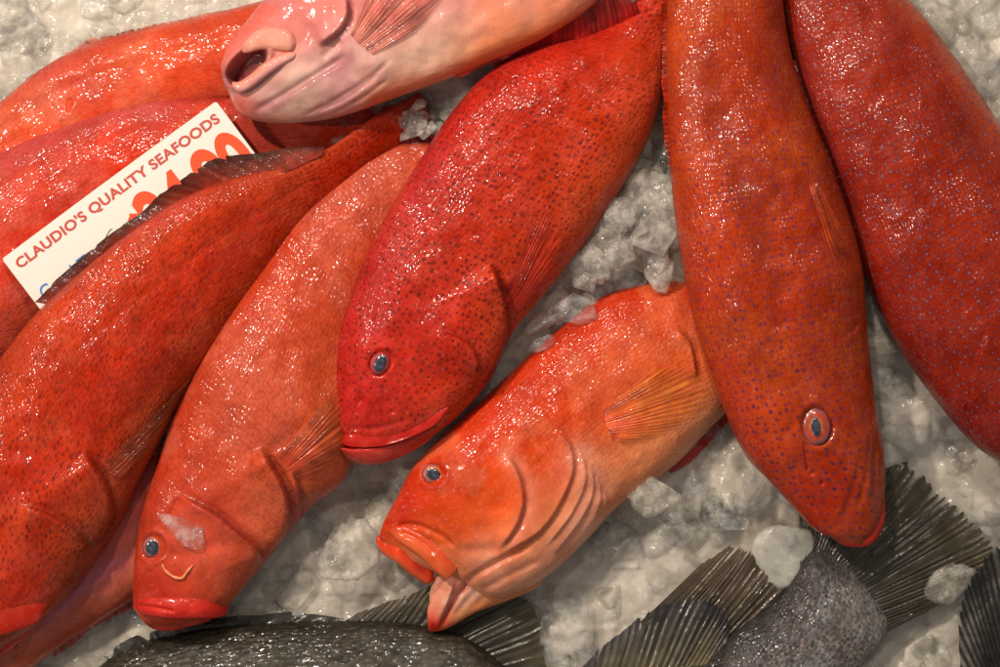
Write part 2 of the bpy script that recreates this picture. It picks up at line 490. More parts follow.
def fin(name, base, tip, zb, zt, rays, parent, origin, c_base, c_tip, c_ray=None, amp=0.0016, jag=0.10, splits=0.25,
        mat=None, nv=26, curl=0.0, seed=1, sub=8, arch=0.0, drape=None, lift=0.0015, thin=0.4):
    r = np.random.default_rng(seed)
    nu = rays * sub + 1
    B = cr(base, nu); Tp = cr(tip, nu)
    zb = np.interp(np.linspace(0, 1, nu), np.linspace(0, 1, np.size(zb)), np.atleast_1d(zb))
    zt = np.interp(np.linspace(0, 1, nu), np.linspace(0, 1, np.size(zt)), np.atleast_1d(zt))
    u = np.linspace(0, rays, nu); v = np.linspace(0, 1, nv)
    uw = u + 0.22 * vnoise(u * 0.9 + seed * 1.3, u * 0 + 3.3)
    ray = 0.5 + 0.5 * np.cos(2 * math.pi * uw)                     # 1 on a ray, 0 in the membrane
    rid = np.clip(np.round(uw).astype(int), 0, rays)
    ramp_ = r.uniform(0.15, 1.25, rays + 1)[rid]; rtone = r.uniform(0.72, 1.3, rays + 1)[rid]
    rl = 1 + (r.random(rays + 1) - 0.5) * 1.2 * jag
    ln = np.interp(u, np.arange(rays + 1), rl)
    slit = np.where(r.random(rays + 1) < 0.2, splits * r.uniform(0.5, 1.4, rays + 1), 0.01 + 0.05 * splits * r.random(rays + 1))
    ln = ln - slit[np.minimum(np.floor(u).astype(int), rays)] * (1 - ray) ** 2.5
    fine = 1 + 0.02 * vnoise(u * 3.1 + seed, u * 0)
    L = v[None, :] * (ln * fine)[:, None]
    px = B[:, :1] * (1 - L) + Tp[:, :1] * L; py = B[:, 1:] * (1 - L) + Tp[:, 1:] * L
    # rays bend a little
    bend = (vnoise(u[:, None] * 0.35 + seed * 3.7, v[None, :] * 1.5) * 3.0) * v[None, :]
    px = px + bend; py = py + bend * 0.6
    z = zb[:, None] * (1 - L) + zt[:, None] * L + arch * np.sin(math.pi * np.clip(L, 0, 1))
    if drape is not None:
        kd = KD(drape)
        zs = z.copy()
        for a in range(nu):
            for b in range(nv):
                co_, ix, dd = kd.find((px[a, b], py[a, b], 0))
                zs[a, b] = SURF[drape.name][2][ix] + lift if dd < 4 else min(z[a, b], SURF[drape.name][2][ix] + lift)
        z = zs - lift * (1 - np.clip(v * 5, 0, 1))[None, :] + arch * np.sin(math.pi * np.clip(L, 0, 1))
    z = z + amp * ((ray - 0.5) * ramp_)[:, None] * (0.25 + 0.75 * np.sin(math.pi * np.clip(v * 0.85 + 0.08, 0, 1)))[None, :]
    z = z + (0.004 if drape is None else 0.0008) * vnoise(px / 30 + seed, py / 30) * v[None, :] + curl * v[None, :] ** 2
    X, Y = W(px, py, z)
    cb, ct = sr(*c_base), sr(*c_tip); crr = sr(*(c_ray or c_base))
    C = cb * (1 - v[None, :, None]) + ct * v[None, :, None]
    m = (ray ** 2)[:, None, None] * 0.5
    C = C * (1 - m) + (C * 0.35 + crr * 0.65) * m
    C = C * (1 + 0.25 * vnoise(px / 9, py / 9) + 0.3 * vnoise(u / 3.0 + seed, u * 0)[:, None])[..., None] * rtone[:, None, None]
    i = np.arange(nu - 1)[:, None]; j = np.arange(nv - 1)[None, :]
    q = np.stack([i * nv + j, i * nv + j + 1, (i + 1) * nv + j + 1, (i + 1) * nv + j], -1).reshape(-1, 4)
    V = np.stack([X, Y, z], -1).reshape(-1, 3)
    n = np.cross(V[q[0][1]] - V[q[0][0]], V[q[0][3]] - V[q[0][0]])
    if n[2] < 0: q = q[:, ::-1]
    o = mesh_obj(name, V, q, mat or FIN, parent, origin, np.clip(C.reshape(-1, 3), 0, 1),
                 np.stack([X, Y], -1).reshape(-1, 2), extra={'thin': np.clip(thin * (1 - ray[:, None]) * np.clip(0.3 + v[None, :], 0, 1) + (0.0 if drape is None else 0.65) * np.maximum(v[None, :] ** 4, np.maximum(1 - u / 1.5, 1 - (rays - u) / 1.5).clip(0, 1)[:, None]), 0, 0.95).ravel()})
    return o

def dome(name, cx, cy, rx, ry, ang, z0, h, mat, parent, origin, rings, cols, tilt=(0, 0)):
    """shallow dome whose colour runs from the centre (cols[0]) outwards"""
    nr, na = 22, 40
    rr = np.linspace(0.02, 1, nr); aa = np.linspace(0, 2 * math.pi, na, endpoint=False)
    Rr, A = np.meshgrid(rr, aa, indexing='ij')
    u = rx * Rr * np.cos(A); v = ry * Rr * np.sin(A)
    px = cx + u * math.cos(ang) - v * math.sin(ang); py = cy + u * math.sin(ang) + v * math.cos(ang)
    z = z0 + h * (np.sqrt(np.maximum(1 - (Rr * 0.98) ** 2, 0))) - h * 0.2 + ((px - cx) * tilt[0] + (py - cy) * tilt[1]) * 0.001
    X, Y = W(px, py, z)
    gc = np.array([sr(*c) for c in cols])
    Rc = np.clip(Rr * (1 + 0.10 * vnoise(np.cos(A) * 2.2 + cx, np.sin(A) * 2.2 + cy)), 0, 1)
    C = np.stack([np.interp(Rc, rings, gc[:, i]) for i in range(3)], -1) * (1 + 0.3 * vnoise(A * 3 + cx, Rr * 4))[..., None] * 0.75
    i = np.arange(nr - 1)[:, None]; j = np.arange(na)[None, :]; j2 = (j + 1) % na
    q = np.stack([i * na + j, (i + 1) * na + j, (i + 1) * na + j2, i * na + j2], -1).reshape(-1, 4)
    cap = [[0, k, k + 1, k + 2] for k in range(1, na - 2, 2)]
    q = np.vstack([q, np.array(cap)])
    V = np.stack([X, Y, z], -1).reshape(-1, 3)
    n = np.cross(V[q[50][1]] - V[q[50][0]], V[q[50][3]] - V[q[50][0]])
    if n[2] < 0: q = q[:, ::-1]
    return mesh_obj(name, V, q, mat, parent, origin, C.reshape(-1, 3), np.stack([X, Y], -1).reshape(-1, 2))

def eye(body, root, origin, cx, cy, rx, ry, ang, pr, iris=(205, 105, 70), rim=(120, 80, 120), inner=(215, 150, 110), pshift=(0, 0), tilt=(0, 0)):
    z = surf_z(body, cx + rx + 4, cy) * 0.25 + surf_z(body, cx - rx - 4, cy) * 0.25 + surf_z(body, cx, cy + ry + 4) * 0.25 + surf_z(body, cx, cy - ry - 4) * 0.25
    e = dome('eye', cx, cy, rx, ry, ang, z - 0.002, 0.0055, EYE, root, origin, [0, 0.42, 0.55, 0.82, 0.93, 1.0],
             [inner, inner, iris, iris, rim, tuple(0.7 * c for c in iris)], tilt)
    p = dome('pupil', cx + pshift[0], cy + pshift[1], pr[0], pr[1], ang, z + 0.0026, 0.0016, PUP, e, origin, [0, 1], [(40, 45, 60)] * 2, tilt)
    return e

class Fish:
    def __init__(self, name, centre, label, cat, group):
        x, y = W(centre[0], centre[1], 0)
        self.o = (x, y, 0.0)
        self.root = empty(name, self.o, label, cat, group)
    def loft(self, name, *a, **k): return loft(name, *a[:4], a[4], self.root, self.o, **k)
    def fin(self, name, *a, **k): return fin(name, *a, parent=self.root, origin=self.o, **k)
    def eye(self, body, *a, **k): return eye(body, self.root, self.o, *a, **k)

RED = 'red fish laid out on the ice'
GREY = 'grey fish along the front of the ice'

SK = {}
SK['dark_dots'] = skin_material('red_skin_fine_dark_dots', spot=sr(96, 20, 18), spot_scale=150, spot_r=0.27, spot_amt=0.75, seed=0.3)
SK['plain'] = skin_material('red_skin_faint_dots', spot=sr(130, 40, 50), spot_scale=120, spot_r=0.2, spot_amt=0.4, seed=1.7)
SK['purple'] = skin_material('red_skin_violet_dots', spot=sr(74, 34, 62), spot_scale=118, spot_r=0.175, spot_amt=0.75, halo=sr(150, 45, 40), seed=2.9)
SK['blue'] = skin_material('red_skin_pale_blue_dots', spot=sr(140, 92, 110), spot_scale=112, spot_r=0.13, spot_amt=0.7, halo=sr(95, 22, 35), seed=4.1)
SK['pink'] = skin_material('pink_belly_skin', spot=sr(200, 110, 110), spot_scale=100, spot_r=0.2, spot_amt=0.3, mottle=0.5, scale_bump=0.25, seed=5.5)
SK['lip'] = skin_material('wet_lip_skin', spot=sr(120, 30, 40), spot_scale=110, spot_r=0.2, spot_amt=0.35, scale_bump=0.12, seed=6.6)
SK['pale'] = skin_material('orange_skin_pale_dots', spot=sr(205, 130, 130), spot_scale=115, spot_r=0.14, spot_amt=0.4, seed=7.7)
SK['grey'] = skin_material('grey_scaled_skin', spot=sr(25, 25, 24), spot_scale=150, spot_r=0.3, spot_amt=0.6, scale_size=150, scale_bump=0.9,
                           mottle=0.6, seed=8.2, grey=True, rough=0.3)
SK['speckle'] = skin_material('grey_speckled_skin', spot=sr(30, 29, 30), spot_scale=210, spot_r=0.34, spot_amt=0.6, scale_size=260, scale_bump=0.8,
                              mottle=0.9, seed=9.4, grey=True, rough=0.3)

# ---- red fish at the back, beside the bare ice
f = Fish('red_fish', (100, 110), 'orange red fish at the very back, along the bare grey ice at top left', 'fish', RED)
f.loft('body', [(-180,230,-170,250), (-130,190,-120,270), (-60,145,-40,240), (0,103,40,195), (40,71,90,160), (85,46,140,130), (140,30,190,112),
                (200,17,245,100), (260,2,300,84), (330,-15,350,54), (400,-40,410,10)], 0.03, 0.028, 0.34, SK['plain'],
       patchy=((226,120,88),0.5), grad=[(0, (196, 70, 48)), (0.3, (222, 84, 40)), (0.7, (226, 78, 38)), (1, (214, 100, 70))], spots=0.5, scales=0.7,
       feats=[('groove', [(-10,135), (60,90), (150,60), (250,30)], 0.0018, 7), ('groove', [(70,112), (68,104), (72,98)], 0.002, 2)],
       paints=[((60,70), 45, (200,84,78), 0.5)])
f.fin('dorsal_fin', [(30,82), (90,50), (150,32), (225,16)], [(24,78), (86,42), (147,25), (226,9)], 0.03, 0.032, 26, c_base=(176,60,44), c_tip=(196,120,96), splits=0.3)

# ---- red fish beneath the card
f = Fish('red_fish', (110, 200), 'red fish lying under the white price card, most of its side hidden by it', 'fish', RED)
BODY_B = f.loft('body', [(-190,400,-185,420), (-170,310,-120,440), (-110,230,-60,420), (-50,180,0,375), (5,147,60,320), (60,122,120,268), (115,105,180,222),
                (170,97,235,188), (230,98,290,168), (300,102,340,152), (360,106,385,138), (420,104,425,122)], 0.040, 0.030, 0.27, SK['plain'],
       patchy=((214,96,84),0.5), grad=[(0, (188, 62, 50)), (0.2, (214, 66, 38)), (0.6, (214, 58, 28)), (1, (205, 84, 56))], spots=0.6, scales=0.9,
       feats=[('groove', [(-20,190), (60,150), (150,122), (240,120)], 0.0014, 6)],
       paints=[([(0,160), (80,122), (160,105)], 16, (190,80,84), 0.6)])
f.fin('dorsal_fin', [(104,112), (150,100), (190,101), (228,104)], [(106,102), (152,90), (192,85), (232,93)], 0.041, 0.050, 18, c_base=(170,32,26), c_tip=(178,44,38), splits=0.3)

# ---- fish tucked underneath, only its belly shows
f = Fish('red_fish', (70, 610), 'pinkish belly of a fish tucked underneath between the two leftmost red heads', 'fish', RED)
f.loft('body', [(-120,720,-100,740), (-70,655,-40,715), (-20,600,14,682), (30,555,62,646), (80,515,112,614), (130,470,157,582), (180,430,202,530), (230,385,245,460), (280,330,290,380)],
       0.028, 0.012, 0.28, SK['pink'], tone=(0.9,0.8,0.75), grad=[(0, (150, 52, 50)), (0.45, (178, 78, 70)), (0.75, (204, 112, 88)), (1, (196, 92, 66))], spots=0.4, scales=0.5,
       paints=[([(45,620), (85,585), (120,560)], 10, (176,104,140), 0.55), ((20,650), 22, (205,96,60), 0.6)],
       feats=[('groove', [(14,660), (15,640), (25,625)], 0.003, 3), ('groove', [(40,628), (80,600), (120,580)], 0.0012, 5)])
f.fin('anal_fin', [(150,584), (120,603), (90,620), (55,642)], [(152,592), (124,611), (94,629), (52,656)], 0.014, 0.012, 14, c_base=(176,30,26), c_tip=(196,44,34), jag=0.05, splits=0.1)

# ---- big red fish in front of the card
f = Fish('red_fish', (150, 360), 'large red fish whose dark edged back covers the lower half of the price card', 'fish', RED)
BODY_C = f.loft('body', [(-96,640,-86,662), (-85,560,-34,668), (-55,470,14,642), (-15,385,70,594), (28,324,116,528), (78,275,152,458), (129,234,182,400), (180,200,222,342),
                (228,180,268,282), (275,168,305,230), (325,150,350,190), (375,116,390,154), (420,92,432,122)], [0.075,0.09,0.10,0.105,0.105,0.09,0.05], [0.055,0.06,0.06,0.055,0.045], 0.27, SK['dark_dots'],
       patchy=((206,84,48),0.4), grad=[(0, (182, 62, 34)), (0.12, (200, 62, 18)), (0.5, (198, 46, 8)), (0.8, (184, 50, 12)), (1, (172, 68, 26))],
       spots=0.7, uvshift=0.1,
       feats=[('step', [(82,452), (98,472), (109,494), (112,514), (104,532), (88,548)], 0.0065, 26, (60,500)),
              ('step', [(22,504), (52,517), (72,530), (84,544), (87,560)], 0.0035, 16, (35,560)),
              ('groove', [(-10,470), (10,480), (25,497)], 0.0015, 6), ('bump', (40,480), 40, 22, 0.5, 0.004), ('groove', [(65,360), (150,290), (240,225), (320,175)], 0.0008, 4),
              ('groove', [(150,318), (120,360), (128,352)], 0.0008, 5)],
       paints=[((20,590), 34, (196,34,24), 0.6), ([(95,545), (130,510), (160,450)], 16, (168,82,44), 0.6), ([(110,235), (180,192)], 18, (196,70,66), 0.5)],
       spot_areas=[((40,520), 60, 1.0), ((260,240), 60, 0.25)], scale_areas=[((20,540), 80, 0.2), ((20,600), 40, 0.2)])
f.fin('dorsal_fin', [(48,304), (92,266), (137,231), (187,199), (230,184), (280,174), (322,155)], [(35,303), (65,271), (102,241), (139,214), (163,195), (192,173), (219,160), (266,150), (326,148)],
      [0.105,0.107,0.108,0.098], [0.104,0.108,0.110,0.10], 24, c_base=(140,40,16), c_tip=(58,24,14), c_ray=(84,34,20), amp=0.0006, thin=0.0, mat=FIN_DARK, splits=0.15, jag=0.06, seed=4)
f.fin('dorsal_spine', [(97,256), (101,250)], [(110,228), (112,228)], [0.108,0.108], [0.125,0.125], 1, c_base=(120,60,40), c_tip=(60,36,28), splits=0, jag=0)
f.fin('pectoral_fin', [(104,462), (110,470), (116,482)], [(182,384), (198,370), (196,392), (158,444)], [0.096,0.094,0.090], [0.112,0.112,0.105,0.08], 16,
      c_base=(190,60,24), c_tip=(190,100,40), c_ray=(196,96,40), thin=0.6, amp=0.0009, jag=0.08, drape=BODY_C, arch=0.003, seed=3)
f.loft('upper_lip', [(-60,628,-58,640), (-45,612,-40,640), (-15,602,-8,637), (15,594,20,630), (36,592,38,622), (48,600,47,609)], 0.092, 0.080, [0.12,0.12,0.12,0.12], SK['lip'], ride=(BODY_C, -0.001),
       grad=[(0, (176, 44, 18)), (1, (176, 36, 18))], nu=90, nv=50, spots=0.5, scales=0.1, lump=0.0012)
f.loft('lower_jaw', [(-80,660,-78,668), (-55,640,-45,668), (-10,634,0,656), (30,618,34,628), (48,604,52,610)], 0.070, 0.062, [0.3,0.25], SK['lip'],
       grad=[(0, (196, 40, 30)), (1, (200, 50, 40))], nu=90, nv=50, spots=0.3, scales=0.1)

# ---- red fish with the strand on its cheek
f = Fish('red_fish', (240, 440), 'red fish with a curled orange strand and a film of ice on its cheek', 'fish', RED)
BODY_E = f.loft('body', [(133,606,152,627), (133,588,186,624), (135,558,226,606), (142,512,252,578), (158,462,284,540), (178,405,312,506), (208,345,345,478), (240,290,366,415),
                (275,240,386,350), (310,195,405,280), (352,158,426,210), (402,140,447,165), (450,124,470,138), (500,98,505,108)],
       [0.055,0.058,0.055,0.045,0.03], [0.045,0.045,0.045,0.04,0.03], 0.30, SK['plain'],
       patchy=((218,108,84),0.45), grad=[(0, (184, 54, 30)), (0.2, (200, 68, 32)), (0.55, (204, 76, 36)), (0.85, (200, 86, 44)), (1, (204, 108, 66))], spots=0.7, uvshift=0.4,
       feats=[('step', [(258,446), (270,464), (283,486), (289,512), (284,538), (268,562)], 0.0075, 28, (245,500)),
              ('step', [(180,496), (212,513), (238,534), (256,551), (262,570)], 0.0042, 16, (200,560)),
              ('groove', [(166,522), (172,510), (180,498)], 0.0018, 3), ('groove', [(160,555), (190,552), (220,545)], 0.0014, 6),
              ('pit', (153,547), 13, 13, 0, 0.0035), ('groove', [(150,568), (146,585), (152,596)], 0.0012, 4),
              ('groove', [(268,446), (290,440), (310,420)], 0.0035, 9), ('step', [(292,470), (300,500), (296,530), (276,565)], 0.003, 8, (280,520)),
              ('groove', [(215,350), (270,290), (330,220), (400,160)], 0.001, 4), ('bump', (225,560), 26, 18, 0.3, 0.003)],
       paints=[((200,535), 50, (222,88,70), 0.7), ((280,500), 30, (222,110,80), 0.6), ((250,380), 60, (216,100,72), 0.4), ([(280,560), (297,530), (300,495)], 8, (170,90,110), 0.6), ((315,480), 30, (214,100,62), 0.7), ((160,600), 30, (206,40,34), 0.7),
               ([(330,200), (400,150)], 26, (206,104,84), 0.5)],
       scale_areas=[((200,545), 62, 0.15), ((190,600), 45, 0.1), ((330,480), 30, 0.3)], spot_areas=[((170,560), 40, 0.8)])
E_EYE = f.eye(BODY_E, 153, 547, 11, 11, 0.0, (6.5, 7.5), iris=(212,110,80), rim=(120,80,130), inner=(225,130,95), pshift=(-1,0))
f.fin('dorsal_fin', [(338,178), (375,152), (415,146), (450,142)], [(334,168), (368,142), (408,133), (444,134)], 0.05, 0.058, 16, c_base=(110,34,40), c_tip=(96,30,38), c_ray=(150,70,70), splits=0.3, seed=9)
f.fin('pectoral_fin', [(276,456), (288,466), (294,480)], [(318,408), (348,392), (352,430), (336,470)], [0.088,0.084,0.08], [0.085,0.075,0.068,0.062], 15,
      c_base=(190,66,38), c_tip=(196,96,50), c_ray=(186,84,48), thin=0.65, amp=0.0009, drape=BODY_E, arch=0.003, seed=12)
f.loft('upper_lip', [(135,599,137,611), (150,596,150,616), (175,595,175,619), (200,595,200,619), (216,596,216,618), (229,598,228,615)], 0.064, 0.056, [0.16,0.16,0.17,0.18], SK['lip'], ride=(BODY_E, -0.0006), taper=0.07,
       grad=[(0, (200, 46, 34)), (0.6, (212, 48, 36)), (1, (204, 52, 44))], nu=110, nv=56, spots=0.4, scales=0.05, feats=[('groove', [(136,606), (152,607), (176,611)], 0.0022, 1.8), ('groove', [(190,600), (205,604), (220,604)], 0.001, 3)])
f.loft('lower_lip', [(137,610,140,619), (150,617,154,629), (170,620,172,631), (192,619,192,626), (212,616,212,621)], 0.050, 0.044, [0.34,0.32,0.28], SK['lip'],
       grad=[(0, (200, 46, 36)), (1, (210, 74, 60))], nu=90, nv=44, spots=0.3, scales=0.05)

# ---- bright red fish in the centre
f = Fish('red_fish', (480, 240), 'bright red fish with closed mouth lying across the centre, left of the gaping orange one', 'fish', RED)
BODY_F = f.loft('body', [(334,438,345,456), (334,412,374,460), (335,378,414,448), (338,340,456,418), (350,298,491,378), (368,250,512,334), (392,205,550,288), (420,160,588,238),
                (452,112,620,190), (490,72,648,140), (540,48,664,90), (590,34,670,45), (628,8,673,5), (650,-40,682,-45)],
       [0.07,0.082,0.088,0.085,0.07], [0.062,0.07,0.075,0.075,0.07], 0.30, SK['dark_dots'],
       patchy=((212,70,52),0.45), grad=[(0, (186, 40, 40)), (0.14, (196, 42, 24)), (0.5, (200, 48, 10)), (0.8, (204, 62, 16)), (1, (206, 84, 40))], spots=1.0, uvshift=0.8,
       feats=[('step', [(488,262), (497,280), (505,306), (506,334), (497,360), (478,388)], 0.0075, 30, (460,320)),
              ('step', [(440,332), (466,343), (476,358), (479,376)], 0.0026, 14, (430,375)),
              ('groove', [(337,446), (362,448), (400,438), (445,420)], 0.005, 3), ('pit', (380,363), 11, 14, 0.5, 0.003),
              ('bump', (361,401), 4, 4, 0, -0.003), ('bump', (392,412), 2.5, 2.5, 0, -0.0025), ('groove', [(345,428), (375,428), (410,420)], 0.0016, 3),
              ('groove', [(362,385), (358,400), (356,415)], 0.0016, 4), ('groove', [(395,250), (378,290), (366,330)], 0.0018, 7), ('bump', (470,330), 26, 40, 0.2, 0.003),
              ('groove', [(440,200), (500,140), (580,80), (640,30)], 0.0010, 5), ('groove', [(530,210), (555,170), (590,110)], 0.003, 22)],
       paints=[((375,410), 50, (206,36,44), 0.6), ([(560,260), (600,215), (645,130)], 22, (220,84,40), 0.6), ((440,340), 60, (196,30,24), 0.6), ([(372,330), (400,240), (440,160)], 14, (196,60,66), 0.45)],
       spot_areas=[((380,430), 40, 0.35), ([(590,260), (650,140)], 25, 0.2), ((600,50), 50, 0.3)], scale_areas=[((400,370), 62, 0.25), ((390,430), 40, 0.35), ((470,330), 35, 0.5)])
f.eye(BODY_F, 380, 363, 9.5, 12, 0.45, (5.6, 9.0), iris=(206,70,60), rim=(150,80,110), inner=(215,120,105), pshift=(0,0))
f.fin('dorsal_fin', [(494,74), (540,52), (592,38), (640,14)], [(494,58), (542,18), (586,-8), (634,0)], 0.090, [0.112,0.128,0.125,0.11], 26, c_base=(176,34,30), c_tip=(156,30,36), c_ray=(140,28,34), amp=0.0022, splits=0.2, jag=0.07, seed=21)
f.fin('pectoral_fin', [(503,298), (510,306), (516,316)], [(530,218), (548,208), (566,232), (560,272)], [0.128,0.124,0.12], [0.142,0.136,0.125,0.108], 14, c_base=(192,40,18), c_tip=(200,56,26), c_ray=(206,66,32), thin=0.65, amp=0.0009, drape=BODY_F, arch=0.003, seed=22)
f.loft('upper_lip', [(335,434,337,444), (352,430,354,447), (378,428,381,446), (405,422,408,438), (430,412,433,426), (449,404,449,411)], 0.082, 0.076, [0.10,0.10,0.09,0.09], SK['lip'], ride=(BODY_F, -0.0006),
       grad=[(0, (196, 38, 28)), (1, (198, 38, 30))], nu=100, nv=44, spots=0.5, scales=0.1)
f.loft('lower_lip', [(338,446,343,457), (354,449,360,464), (380,447,384,463), (408,439,411,452), (436,426,440,433)], 0.086, 0.070, [0.4,0.36,0.3], SK['lip'], tone=(0.95,0.9,0.85),
       grad=[(0, (208, 48, 40)), (1, (222, 92, 78))], nu=100, nv=44, spots=0.3, scales=0.1)

# ---- orange fish with open mouth
f = Fish('red_fish', (560, 450), 'bright orange fish with its mouth gaping wide open and a yellow side fin', 'fish', RED)
BODY_G = f.loft('body', [(379,536,386,546), (385,519,411,562), (397,497,440,574), (409,473,467,586), (425,453,500,598), (448,430,535,584), (478,403,564,562), (508,375,591,535),
                (540,345,618,506), (572,318,648,485), (605,295,680,460), (645,283,706,432), (690,280,737,400), (740,275,765,360), (800,275,800,330)],
       [0.045,0.05,0.05,0.045,0.02], [0.035,0.035,0.035,0.03,0.02], 0.28, SK['pale'],
       patchy=((238,130,86),0.4), grad=[(0, (206, 56, 18)), (0.3, (222, 74, 18)), (0.55, (226, 92, 30)), (0.8, (236, 140, 92)), (1, (240, 172, 132))], spots=0.8, uvshift=1.3, tone=(1.0,0.93,0.85),
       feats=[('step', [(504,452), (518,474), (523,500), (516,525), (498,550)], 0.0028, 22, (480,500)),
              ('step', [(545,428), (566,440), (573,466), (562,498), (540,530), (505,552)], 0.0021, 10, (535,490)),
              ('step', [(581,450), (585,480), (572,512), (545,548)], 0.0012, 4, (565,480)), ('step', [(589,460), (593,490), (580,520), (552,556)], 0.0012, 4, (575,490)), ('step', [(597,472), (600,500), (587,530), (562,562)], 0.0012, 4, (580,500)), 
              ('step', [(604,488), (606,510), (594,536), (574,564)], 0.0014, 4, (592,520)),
              ('pit', (433,474), 12, 11, 0.3, 0.0035), ('bump', (404,500), 3, 2.4, 0, -0.003),
              ('groove', [(395,526), (415,525), (440,535), (455,548)], 0.003, 3), ('groove', [(455,552), (475,550), (500,552)], 0.0022, 6),
              ('groove', [(640,455), (625,445), (612,437)], 0.0018, 4), ('groove', [(452,600), (470,580), (496,563), (532,545)], 0.006, 3.5), ('groove', [(480,592), (505,578), (540,560)], 0.0025, 4), ('groove', [(530,470), (546,456), (560,440)], 0.001, 3),
              ('groove', [(460,440), (530,380), (600,320), (680,290)], 0.0009, 5), ('step', [(676,330), (690,345), (697,380)], 0.002, 10, (660,360))],
       paints=[([(506,455), (526,478), (530,510), (512,545)], 8, (240,150,120), 0.75), ([(580,455), (592,490), (572,540), (545,572)], 18, (242,172,148), 0.8), ((490,572), 26, (242,176,150), 0.75),
               ((560,470), 12, (232,110,84), 0.6), ((655,470), 40, (238,150,92), 0.6), ((695,345), 22, (232,130,84), 0.5), ((400,505), 24, (212,40,34), 0.5)],
       spot_areas=[((600,480), 60, 0.15), ((650,450), 50, 0.05)], scale_areas=[((450,500), 60, 0.1), ((530,530), 50, 0.05), ((500,585), 40, 0.0), ((560,540), 40, 0.1), ((560,520), 50, 0.25), ((420,540), 40, 0.2), ((650,470), 40, 0.5)])
f.eye(BODY_G, 433, 474, 11, 10, 0.3, (7.2, 5.6), iris=(228,120,80), rim=(170,100,130), inner=(236,150,110), pshift=(0,0))
f.loft('maxilla', [(388,528,391,535), (402,526,404,545), (420,532,420,556), (438,541,434,570), (452,552,446,579), (458,562,455,573)], 0.055, 0.048, [0.15,0.15,0.15,0.16], SK['lip'], ride=(BODY_G, 0.0015), tone=(0.92,0.84,0.75),
       grad=[(0, (226, 70, 36)), (0.5, (238, 104, 56)), (1, (238, 120, 70))], nu=90, nv=44, spots=0.15, scales=0.05, feats=[('groove', [(400,532), (420,541), (436,556)], 0.0018, 2.2)])
f.loft('upper_lip', [(375,534,377,549), (386,535,386,556), (400,541,397,563), (415,551,410,574), (429,562,424,583), (436,573,432,585)], 0.050, 0.042, [0.4,0.42,0.36], SK['lip'], ride=(BODY_G, -0.004), tone=(0.95,0.85,0.75),
       grad=[(0, (226, 52, 26)), (0.6, (236, 80, 40)), (1, (236, 120, 76))], nu=80, nv=44, spots=0.1, scales=0.05)
JAW_G = f.loft('lower_jaw', [(426,627,432,635), (429,604,452,626), (442,584,477,612), (456,570,504,602), (480,553,532,590), (512,538,552,576)], [0.034,0.042,0.052,0.056,0.050], [0.028,0.028,0.030,0.030,0.024], [0.34,0.24,0.15,0.10,0.06], SK['lip'], tone=(1.0,0.97,0.94),
       grad=[(0, (240, 160, 132)), (0.3, (236, 150, 122)), (0.5, (242, 182, 150)), (0.75, (242, 164, 116)), (1, (240, 146, 86))], nu=160, nv=100, spots=0.0, scales=0.05,
       feats=[('groove', [(438,628), (452,604), (474,578), (505,552)], 0.005, 3.5), ('groove', [(452,618), (478,590), (512,562)], 0.0022, 4), ('groove', [(466,612), (500,586), (535,566)], 0.0016, 4), ('step', [(436,630), (446,606), (454,582)], 0.002, 6, (430,606))],
       paints=[((434,626), 14, (226,36,10), 1.0), ((446,600), 8, (244,190,166), 0.7), ([(444,622), (456,600), (476,576)], 4.5, (190,70,58), 0.75), ([(462,604), (490,578), (520,555)], 7, (246,206,184), 0.6)])
f.loft('tongue', [(428,600,432,606), (432,584,446,602), (438,574,452,586), (452,566,460,572)], 0.030, 0.032, [0.3,0.3], SK['pink'],
       grad=[(0, (214, 150, 130)), (1, (226, 170, 150))], nu=50, nv=30, nb=8, spots=0, scales=0.1)
f.fin('pectoral_fin', [(602,408), (606,424), (612,440)], [(655,368), (694,370), (706,396), (692,420), (644,444)], [0.082,0.083,0.08], [0.088,0.075,0.064,0.06], 18,
      c_base=(222,84,44), c_tip=(238,150,60), c_ray=(230,100,40), thin=0.75, amp=0.0009, splits=0.12, jag=0.06, drape=BODY_G, arch=0.003, seed=31)
f.fin('pelvic_fin', [(664,468), (690,444), (722,412), (735,400)], [(672,474), (700,452), (728,423), (742,408)], 0.028, 0.024, 10, c_base=(150,34,22), c_tip=(200,52,34), splits=0.02, jag=0.02, thin=0.1, amp=0.0006, seed=32)

